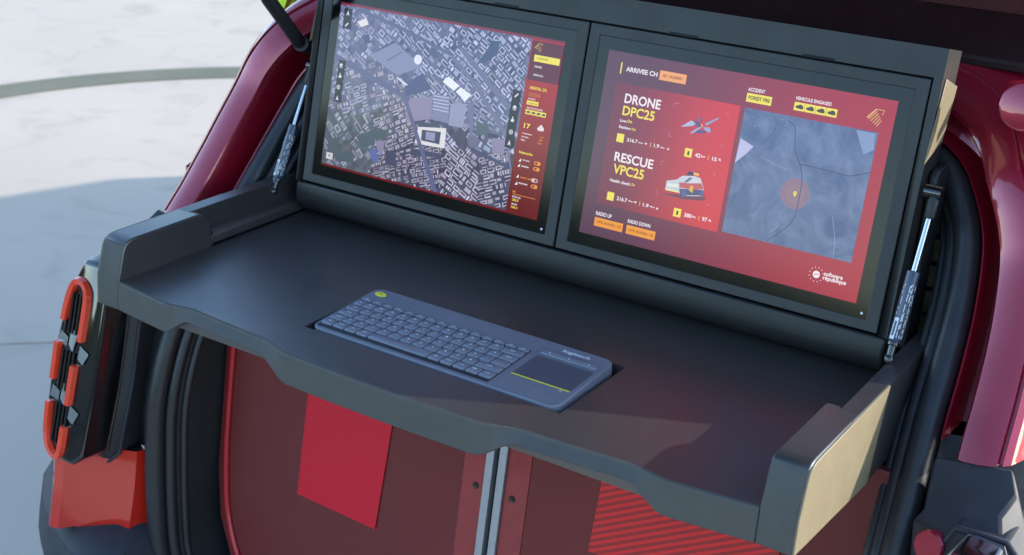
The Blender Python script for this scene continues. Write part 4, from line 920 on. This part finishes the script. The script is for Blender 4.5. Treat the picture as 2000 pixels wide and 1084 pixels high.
# ================================================================ CAR
CAR = thing('car', (0, 1.9, GZ), 'dark red metallic hatchback with its boot open, seen from behind', 'car')
ST = [(-.62, .50, .145), (-.58, .54, .138), (-.52, .56, .135), (-.45, .565, .137), (-.35, .566, .143), (-.25, .565, .155), (-.15, .560, .191), (-.07, .5525, .25), (0, .545, .308), (.05, .541, .353), (.1, .535, .395), (.15, .525, .432), (.18, .515, .45), (.206, .499, .468), (.231, .478, .485), (.250, .449, .498), (.260, .41, .505), (.266, .3, .510), (.268, .12, .512), (.268, 0, .512)]
def path(s_):
    return smoothpath([(X*s_, y, z) for z, X, y in ST], 5)
def sweep(s_, sec, z0=None, z1=None, secf=None):
    P = path(s_); rows = []
    for i, p in enumerate(P):
        if (z0 is not None and p.z < z0-1e-6) or (z1 is not None and p.z > z1+1e-6): continue
        t = P[min(i+1, len(P)-1)]-P[max(i-1, 0)]
        nx, nz = t.z, -t.x*s_
        L_ = math.hypot(nx, nz) or 1; nx, nz = nx/L_*s_, nz/L_
        top = max(0, nz) if p.z > .1 else 0
        S = sec if secf is None else secf(top)
        if p.z < -.5: nz = max(nz, -.3)
        rows.append([(p.x+nx*o, p.y+dy, p.z+nz*o) for o, dy in S])
    return loft(rows)
def tubesec(o, dy, r, n=10): return [(o+r*math.cos(2*math.pi*k/n), dy+r*math.sin(2*math.pi*k/n)) for k in range(n+1)]
FULL = lambda top: None
def bodysec(top):
    a = [(-.004, .012), (.0015, .008), (.003, -.006), (.005, -.007), (.007, .0), (.010, .05), (.024, .05), (.029, -.02), (.0315, -.040), (.034, -.0455), (.040, -.048), (.055, -.0485), (.068, -.046), (.0735, -.043), (.075, -.036), (.0775, -.036), (.079, -.041), (.086, -.034), (.095, -.012), (.105, .04), (.125, .14), (.18, .33), (.25, .50)]
    b = [(-.004, .012), (.0015, .008), (.003, -.002), (.005, -.003), (.007, .004), (.010, .022), (.022, .03), (.029, .02), (.0315, .012), (.034, .010), (.040, .010), (.055, .018), (.068, .032), (.0735, .040), (.075, .046), (.0775, .048), (.079, .048), (.086, .056), (.095, .07), (.105, .09), (.125, .14), (.16, .30), (.19, .50)]
    k = sst(.55, 1., top)
    return [(p[0]+(q_[0]-p[0])*k, p[1]+(q_[1]-p[1])*k) for p, q_ in zip(a, b)]
for s_ in (-1, 1):
    v1, f1 = sweep(s_, None, z0=-.014, secf=bodysec)
    pil = mo('rear_pillar', v1, f1, PAINT, CAR, smooth=24)
    # decorative shut line of the pillar cover
    P = [p for p in path(s_) if -.01 < p.z < .24]
    ln = []
    for i, p in enumerate(P):
        z = p.z; o = .0455
        for za, zb, dd in ((.022, .036, .010), (.052, .064, .009), (.078, .092, .012)):
            if za < z < zb: o += dd
        ln.append((p.x+s_*o, p.y-.0484, p.z))
    tube('shut_line', ln, .0014, DARK, pil, 6)
    # gutter liner, darker shade of the same red
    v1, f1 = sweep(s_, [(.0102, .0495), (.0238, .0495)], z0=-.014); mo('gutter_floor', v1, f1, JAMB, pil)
    # black jamb beside the lamp
    v1, f1 = sweep(s_, [(-.004, .012), (.002, .004), (.006, .010), (.02, .012), (.03, .012), (.05, .02), (.09, .05)], z0=-.37, z1=-.012); mo('lamp_jamb', v1, f1, PLAST, CAR, smooth=40)
    v1, f1 = tubeg([(s_*.585, .196, -.285), (s_*.585, .160, -.285)], .012, 14); mo('drain_plug', v1, f1, DARK, CAR, smooth=50)
    # interior trim from the seal to the drawers
    v1, f1 = sweep(s_, [(-.030, .012), (-.040, .016), (-.046, .024), (-.052, .05), (-.060, .09), (-.072, .14), (-.08, .30)], z0=-.62, z1=.245); mo('side_trim', v1, f1, LINER, CAR, smooth=40)
# weather seal, one loop
def fullpath():
    a = path(-1); b = path(1); b.reverse(); return a+b[1:]
FP = fullpath()
def offs(o, dy):
    out = []
    for i, p in enumerate(FP):
        t = FP[min(i+1, len(FP)-1)]-FP[max(i-1, 0)]
        n_ = Vector((-t.z, 0, t.x)).normalized()      # outward for the left-to-right loop
        out.append(p+n_*o+Vector((0, dy, 0)))
    return out
seal = tube('weather_seal', offs(-.0155, -.002), .0155, RUBBER, CAR, 14)
tube('seal_lip', offs(-.036, .010), .0085, RUBBER, seal, 10)
tube('seal_lip', offs(-.050, .024), .0055, RUBBER, seal, 8)

# ---- tail lamps
def LY(z): return .12+.26*(z+.08)
def lampring(pts, dy, s_): return [(s_*x, LY(z)+dy, z) for x, z in pts]
fr = [(.602, -.085), (.622, -.050), (.655, -.052), (.684, -.105), (.697, -.20), (.699, -.28), (.690, -.33), (.665, -.351), (.630, -.351), (.610, -.335), (.603, -.24)]
def grow(r, k): cx = .65; cz = -.2; return [(cx+(x-cx)*k, cz+(z-cz)*k) for x, z in r]
bk = [(.590, -.085), (.604, -.052), (.655, -.050), (.70, -.09), (.715, -.20), (.716, -.28), (.708, -.335), (.68, -.368), (.62, -.368), (.597, -.345), (.589, -.24)]
for s_ in (-1, 1):
    rows = [lampring(grow(fr, .97), 0, s_), lampring(fr, .004, s_), lampring(grow(fr, 1.02), .03, s_), lampring(grow(fr, 1.025), .046, s_)]
    vv, ff = loft(rows, True); ff.append(tuple(range(len(fr))))
    lamp = mo('tail_lamp', vv, ff, GLOSSB, CAR, bevel=.003, smooth=35)
    lamp['label'] = 'left tail lamp pod with red outline bars' if s_ < 0 else 'right tail lamp pod'
    rows = [lampring(grow(fr, .985), .047, s_), lampring(grow(bk, .985), .06, s_), lampring(bk, .064, s_), lampring(bk, .15, s_), lampring(bk, .19, s_)]
    vv, ff = loft(rows, True); mo('lamp_housing', vv, ff, PLASTG if s_ > 0 else PLAST, lamp, bevel=.003, smooth=35)
    for dd, k_, r_ in ((.049, 1.02, .0025), (.062, 1.0, .0035)):
        rr_ = [Vector(p) for p in lampring(grow(fr if dd < .05 else bk, k_), dd, s_)]; rr_.append(rr_[0].copy())
        tube('rim', rr_, r_, GLOSSB if dd < .05 else PLASTG, lamp, 8)
    if s_ < 0 or True:
        def LP(x, z, dy=-.006): return Vector((-s_*x if False else s_*abs(x), LY(z)+dy, z))
        bars = [[(-.679, -.142), (-.674, -.108), (-.666, -.087), (-.655, -.081), (-.643, -.086), (-.636, -.104), (-.638, -.165)],
                [(-.686, -.176), (-.687, -.232)], [(-.646, -.203), (-.649, -.262)],
                [(-.690, -.267), (-.687, -.312), (-.679, -.333), (-.664, -.343), (-.654, -.334), (-.652, -.296)]]
        for b_ in bars:
            pth = [LP(x, z) for x, z in b_]
            pth = smoothpath(pth, 4) if len(pth) > 2 else [pth[0].lerp(pth[1], k/4) for k in range(5)]
            Lr, Rr = [], []
            for i, p in enumerate(pth):
                t = pth[min(i+1, len(pth)-1)]-pth[max(i-1, 0)]; n_ = Vector((-t.z, 0, t.x)).normalized()*.0058
                Lr.append(p+n_); Rr.append(p-n_)
            cap = lambda d_, k_: [[a.lerp(b, .5+(.5*k_)*s2)+Vector((0, d_, 0)) for s2 in (-1, 1)] for a, b in zip(Lr, Rr)]
            o_, i_ = cap(.006, 1.), cap(-.002, .72)
            rows = [[o_[k][0], i_[k][0], i_[k][1], o_[k][1]] for k in range(len(pth))]
            v1, f1 = loft(rows); f1 += [(3, 2, 1, 0), tuple(4*(len(pth)-1)+q for q in range(4))]
            mo('light_bar', v1, f1, LAMPR, lamp, smooth=25)
        if s_ > 0: continue
        # smoked recesses and vertical ribs between the bars
        for z0_, z1_ in ((-.16, -.10), (-.245, -.185), (-.325, -.265)):
            for x_ in (-.652, -.660, -.668, -.676):
                v1, f1 = tubeg([LP(x_, z0_, -.002), LP(x_+.002, z1_, -.002)], .0024, 6); mo('reflector_rib', v1, f1, GLOSSB, lamp, smooth=60)
        # chrome facets where the bars break
        for cx, cz in ((-.664, -.170), (-.668, -.252)):
            mo('chrome_facet', [LP(cx-.020, cz+.010, -.002), LP(cx-.002, cz+.004, -.003), LP(cx-.004, cz-.010, -.003), LP(cx-.024, cz-.008, -.002)], [(0, 1, 2, 3)], CHROME, lamp)
            mo('chrome_facet', [LP(cx+.002, cz+.018, -.002), LP(cx+.016, cz+.012, -.002), LP(cx+.010, cz-.016, -.003), LP(cx, cz-.006, -.003)], [(0, 1, 2, 3)], CHROME, lamp)
        for cx, cz in ((-.628, -.185), (-.634, -.275)):
            mo('chrome_facet', [LP(cx-.012, cz+.012, -.002), LP(cx+.008, cz+.004, -.002), LP(cx-.002, cz-.014, -.0025), LP(cx-.014, cz-.008, -.0025)], [(0, 1, 2, 3)], CHROME, lamp)
    # side marker strip
    rows = [[(s_*.6015, LY(z)+d_, z) for d_ in (.012, .038)] for z in (-.30, -.12)]
# lamp crowns: faceted covers above the lamps
for s_ in (-1, 1):
    K = [(.555, .255, -.014), (.636, .255, -.002), (.648, .240, -.022), (.639, .215, -.040), (.559, .225, -.064), (.621, .210, -.049), (.609, .180, -.061), (.553, .215, -.075),
         (.665, .24, -.06), (.66, .17, -.075), (.64, .155, -.09), (.562, .20, -.14), (.625, .15, -.14), (.66, .16, -.14), (.675, .26, -.14), (.551, .270, -.14)]
    F_ = [(0, 1, 2, 3, 4), (4, 3, 5), (4, 5, 6, 7), (3, 2, 8, 9), (5, 3, 9), (5, 9, 10, 6), (7, 6, 11), (6, 10, 12, 11), (10, 9, 13, 12), (9, 8, 14, 13), (0, 4, 7, 11, 15), (1, 0, 15, 14), (1, 14, 8, 2)]
    mo('lamp_crown', [(s_*x, y, z) for x, y, z in K], F_, PLASTG, CAR, bevel=.003, seg=2)
v1, f1 = xf(lathe([(0, .004), (.0155, .004), (.0175, .002), (.0175, -.01)], 28), axisM((.583, .182, -.079), (-.3, -1, .3))); o = mo('round_cap', v1, f1, PAINT, CAR, smooth=40); o['label'] = 'round dark red cap on the right lamp housing'
# round flap high on the right pillar
v1, f1 = xf(lathe([(0, .002), (.024, .002), (.0265, .0005), (.0275, -.05)], 36), axisM((.545, .425, .333), (.15, -1, .25))); o = mo('round_flap', v1, f1, PAINT, CAR, smooth=40)

# ---- lower quarter panels and bumper
for s_ in (-1, 1):
    prof = [(.548, .17), (.57, .15), (.575, .128), (.60, .118), (.655, .088), (.668, .070), (.684, .066), (.700, .078), (.72, .12), (.76, .26), (.80, .5)]
    rows = [[(s_*(x+.01*(k == 2)), y-.01*k, z) for x, y in prof] for k, z in enumerate((-.343, -.40, -.478))]
    vv, ff = loft(rows); mo('lower_quarter', vv, ff, REDLIT, CAR, smooth=38)
bp = [(.20, -.455), (.10, -.462), (.03, -.478), (.005, -.50), (-.01, -.56), (.0, -.64), (.05, -.72), (.2, -.74)]
rows = []
for i in range(41):
    x = -.86+1.72*i/40; cdy = .16*(abs(x)/.86)**5; dip = -.10*(1-sst(.50, .58, abs(x))) 
    rows.append([(x, y+cdy, z+dip*(1 if k < 5 else .3)) for k, (y, z) in enumerate(bp)])
vv, ff = loft(rows); bump = mo('bumper', vv, ff, PLASTG, CAR, smooth=30)

# ---- rest of the shell
stn = [(.66, .90, .455), (.9, .93, .52), (1.3, .95, .56), (1.9, .95, .58), (2.4, .93, .53), (2.75, .91, .33), (3.05, .9, .10), (3.5, .88, .04), (3.9, .80, -.06), (4.05, .72, -.2)]
rows = []
for y, hw, rz in stn:
    k = sst(-.05, .3, rz)
    half = [(hw-.10, -.70), (hw-.02, -.62), (hw, -.35), (hw-.01, -.06 if rz > 0 else rz-.12), (hw-.06-.16*k, max(rz-.10, rz*.55)), (hw-.12-.20*k, rz-.02), (hw*.4, rz)]
    rows.append([(x, y, z) for x, z in half]+[(-x, y, z) for x, z in reversed(half)])
vv, ff = loft(rows, False); n_ = len(rows[0])
ff += [tuple(n_*(len(rows)-1)+k for k in range(n_))]
for i in range(len(rows)-1): ff.append((i*n_, (i+1)*n_, (i+2)*n_-1, (i+1)*n_-1))
mo('body_shell', vv, ff, PAINT, CAR, smooth=40)
for s_ in (-1, 1):   # side glass, just proud of the shell
    g = []
    for y, hw, rz in stn[1:6]:
        k = sst(-.05, .3, rz); a = Vector((hw-.01, y, -.06)); b = Vector((hw-.06-.16*k, y, max(rz-.10, rz*.55)))
        g.append([((p.x+.006)*s_, p.y, p.z) for p in (a.lerp(b, .12), a.lerp(b, .92))])
    vv, ff = loft(g); mo('side_window', vv, ff, WGLASS, CAR)
    # flank between pillar and shell
    rr_ = [[(s_*x, y, z) for x, y, z in ((.60+.0*z, .36, z), (.75, .42, z), (.86, .66, z), (.90, .70, z))] for z in (-.70, -.45, -.2, 0.0)]
    vv, ff = loft(rr_); mo('rear_flank', vv, ff, PAINT, CAR, smooth=40)
    rr_ = [[(s_*x, y, z) for x, y in row_] for z, row_ in ((-.02, ((.80, .60), (.87, .70), (.93, .95))), (.1, ((.75, .62), (.81, .70), (.90, .95))), (.2, ((.69, .64), (.765, .72), (.86, .95))), (.35, ((.61, .65), (.67, .74), (.75, .95))), (.46, ((.55, .66), (.60, .75), (.67, .95))))]
    vv, ff = loft(rr_); mo('upper_flank', vv, ff, PAINT, CAR, smooth=50)
    for yy in (.78, 3.35):
        wv, wf = lathe([(.17, -.10), (.20, -.11), (.30, -.11), (.33, -.09), (.335, 0), (.33, .09), (.30, .11), (.20, .11), (.17, .10)], 32)
        M_ = Matrix.Translation((s_*.78, yy, GZ+.335)) @ Matrix.Rotation(math.pi/2, 4, 'Y')
        tv, tf = xf((wv, wf), M_); wh = mo('wheel', tv, tf, TYRE, CAR, smooth=40)
        rv, rf = xf(lathe([(0, .06), (.05, .06), (.06, .03), (.17, .07), (.2, .10), (.2, -.1), (0, -.1)], 32), Matrix.Translation((s_*.78, yy, GZ+.335)) @ Matrix.Rotation(s_*math.pi/2, 4, 'Y')); mo('rim', rv, rf, ALU, wh, smooth=40)
# interior bulkhead and floor, dark
box('seat_back', -.60, .60, .82, .90, -.62, .30, LINER, CAR)
box('boot_floor', -.60, .60, .20, .9, -.66, -.625, LINER, CAR)
# roof edge, hinge gear and hatch seal strip above the boot opening
box('hatch_flange', -.60, .60, .625, .645, .32, .52, mat('flange_shade_red', (.05, .002, .003), .5, spec=.3), CAR, bevel=.004)  # added panel, its red darkened to stand for shade under the hatch
prism('header_trim', [(-.62, .555, .349), (-.62, .62, .394), (-.62, .62, .372), (-.62, .555, .337)], (1.24, 0, 0), mat('header_shade_dark', (.016, .003, .003), .6, spec=.3), CAR, bevel=.003)  # near-black red carries the shade beneath the open hatch in its colour
box('hatch_rail', -.62, .62, .575, .60, .325, .336, GLOSSB, CAR, bevel=.003)
for x_ in (-.348, -.295, .295, .348):
    v1, f1 = prismg([(x_-.02, .59, .362), (x_+.012, .59, .362), (x_+.018, .59, .352), (x_-.02, .59, .348)], (0, .02, 0)); h = mo('hinge', v1, f1, JAMB, CAR, bevel=.003)
    v1, f1 = xf(lathe([(0, .006), (.004, .006), (.005, 0)], 8), axisM((x_, .59, .355), (0, -1, .2))); mo('hinge_bolt', v1, f1, STEEL, h)
for s_ in (-1, 1):
    v1, f1 = xf(lathe([(0, .001), (.010, .001), (.012, .003), (.020, .002), (.022, -.006)], 24), axisM((s_*.466, .61, .362), (0, -1, 1.2))); mo('buffer', v1, f1, PLAST, CAR, smooth=40)
# open hatch above
hz = [(.63, .47), (.40, .66), (.05, .90), (-.22, 1.05)]
rows = [[(x, y+d_[0], z+d_[1]) for x in (-.58, -.3, 0, .3, .58)] for (y, z) in hz for d_ in ((0, 0),)]
top = [[(x*1.02, y+.035, z+.05) for x in (-.58, -.3, 0, .3, .58)] for y, z in hz]
v1, f1 = loft(rows); v2, f2 = loft(top)
vv, ff = join((v1, f1), (v2, f2)); m5 = 5; off = len(v1)
for i in range(len(hz)-1):
    for e in (0, 4): ff.append((i*5+e, (i+1)*5+e, off+(i+1)*5+e, off+i*5+e))
for k in range(4):
    for r_ in (0, len(hz)-1): ff.append((r_*5+k, r_*5+k+1, off+r_*5+k+1, off+r_*5+k))
hatch = mo('tailgate', vv, ff, PAINT, CAR, smooth=35)
v1, f1 = loft([[(x*.9, y-.004, z-.008) for x in (-.58, -.3, 0, .3, .58)] for y, z in hz]); mo('tailgate_lining', v1, f1, LINER, hatch)
tube('tailgate_strut', [(-.500, .430, .240), (-.475, .34, .321), (-.50, .05, .86)], .0105, PLAST, hatch, 12)
v1, f1 = tubeg([(-.495, .425, .242), (-.52, .47, .225)], .012, 12); mo('strut_mount', v1, f1, PLAST, hatch, smooth=50)
# small bright markers on the flanks
HIV = mat('lime_reflector', (.62, .85, .04), .4); YEL = mat('yellow_reflector', (.75, .6, .04), .35, coat=.5)

box('side_reflector', -.785, -.74, .67, .73, .205, .27, HIV, CAR, bevel=.01)
box('side_reflector', -.738, -.712, .335, .35, -.068, -.055, YEL, CAR, bevel=.004)

# ================================================================ CARGO NET
NET = thing('cargo_net', (.47, .57, -.05), 'olive cloth panel under black cargo netting, beside the right gas strut', 'net')
pts = [[(.40+.17*i/8, .578+.004*math.sin(i*1.7+j), -.04+.33*j/10) for i in range(9)] for j in range(11)]
vv, ff = loft(pts); mo('cloth', vv, ff, OLIVE, NET, smooth=60)
for k in range(9):
    z_ = -.03+.035*k
    tube('cord', [(.40, .570, z_), (.44, .566, z_+.006), (.50, .568, z_-.004), (.57, .570, z_+.012)], .0028, PLAST, NET, 6)
for k in range(6):
    x_ = .41+.03*k
    tube('cord', [(x_, .568, -.04), (x_+.022, .564, .08), (x_+.01, .566, .18), (x_+.03, .568, .28)], .0026, PLAST, NET, 6)

# ================================================================ LETTERING
objs = []
for tx, fn, m, par, nm, off_ in TEXTQ:
    cu = bpy.data.curves.new('lettering', 'FONT'); cu.body = tx; cu.size = 1; cu.offset = off_; cu.resolution_u = 3
    o = bpy.data.objects.new('lettering', cu); COL.objects.link(o); objs.append(o)
dg = bpy.context.evaluated_depsgraph_get(); dg.update()
for o, (tx, fn, m, par, nm, off_) in zip(objs, TEXTQ):
    me = bpy.data.meshes.new_from_object(o.evaluated_get(dg))
    if not len(me.vertices):
        continue
    xs_ = [v.co.x for v in me.vertices]; ys_ = [v.co.y for v in me.vertices]
    xa, xb, ya, yb = min(xs_), max(xs_), min(ys_), max(ys_)
    for v in me.vertices: v.co = fn((v.co.x-xa)/max(1e-6, xb-xa), (v.co.y-ya)/max(1e-6, yb-ya))
    me.materials.clear(); me.materials.append(m); me.name = nm
    t = bpy.data.objects.new(nm, me); COL.objects.link(t); attach(t, par)
for o in objs:
    cu = o.data; bpy.data.objects.remove(o); bpy.data.curves.remove(cu)
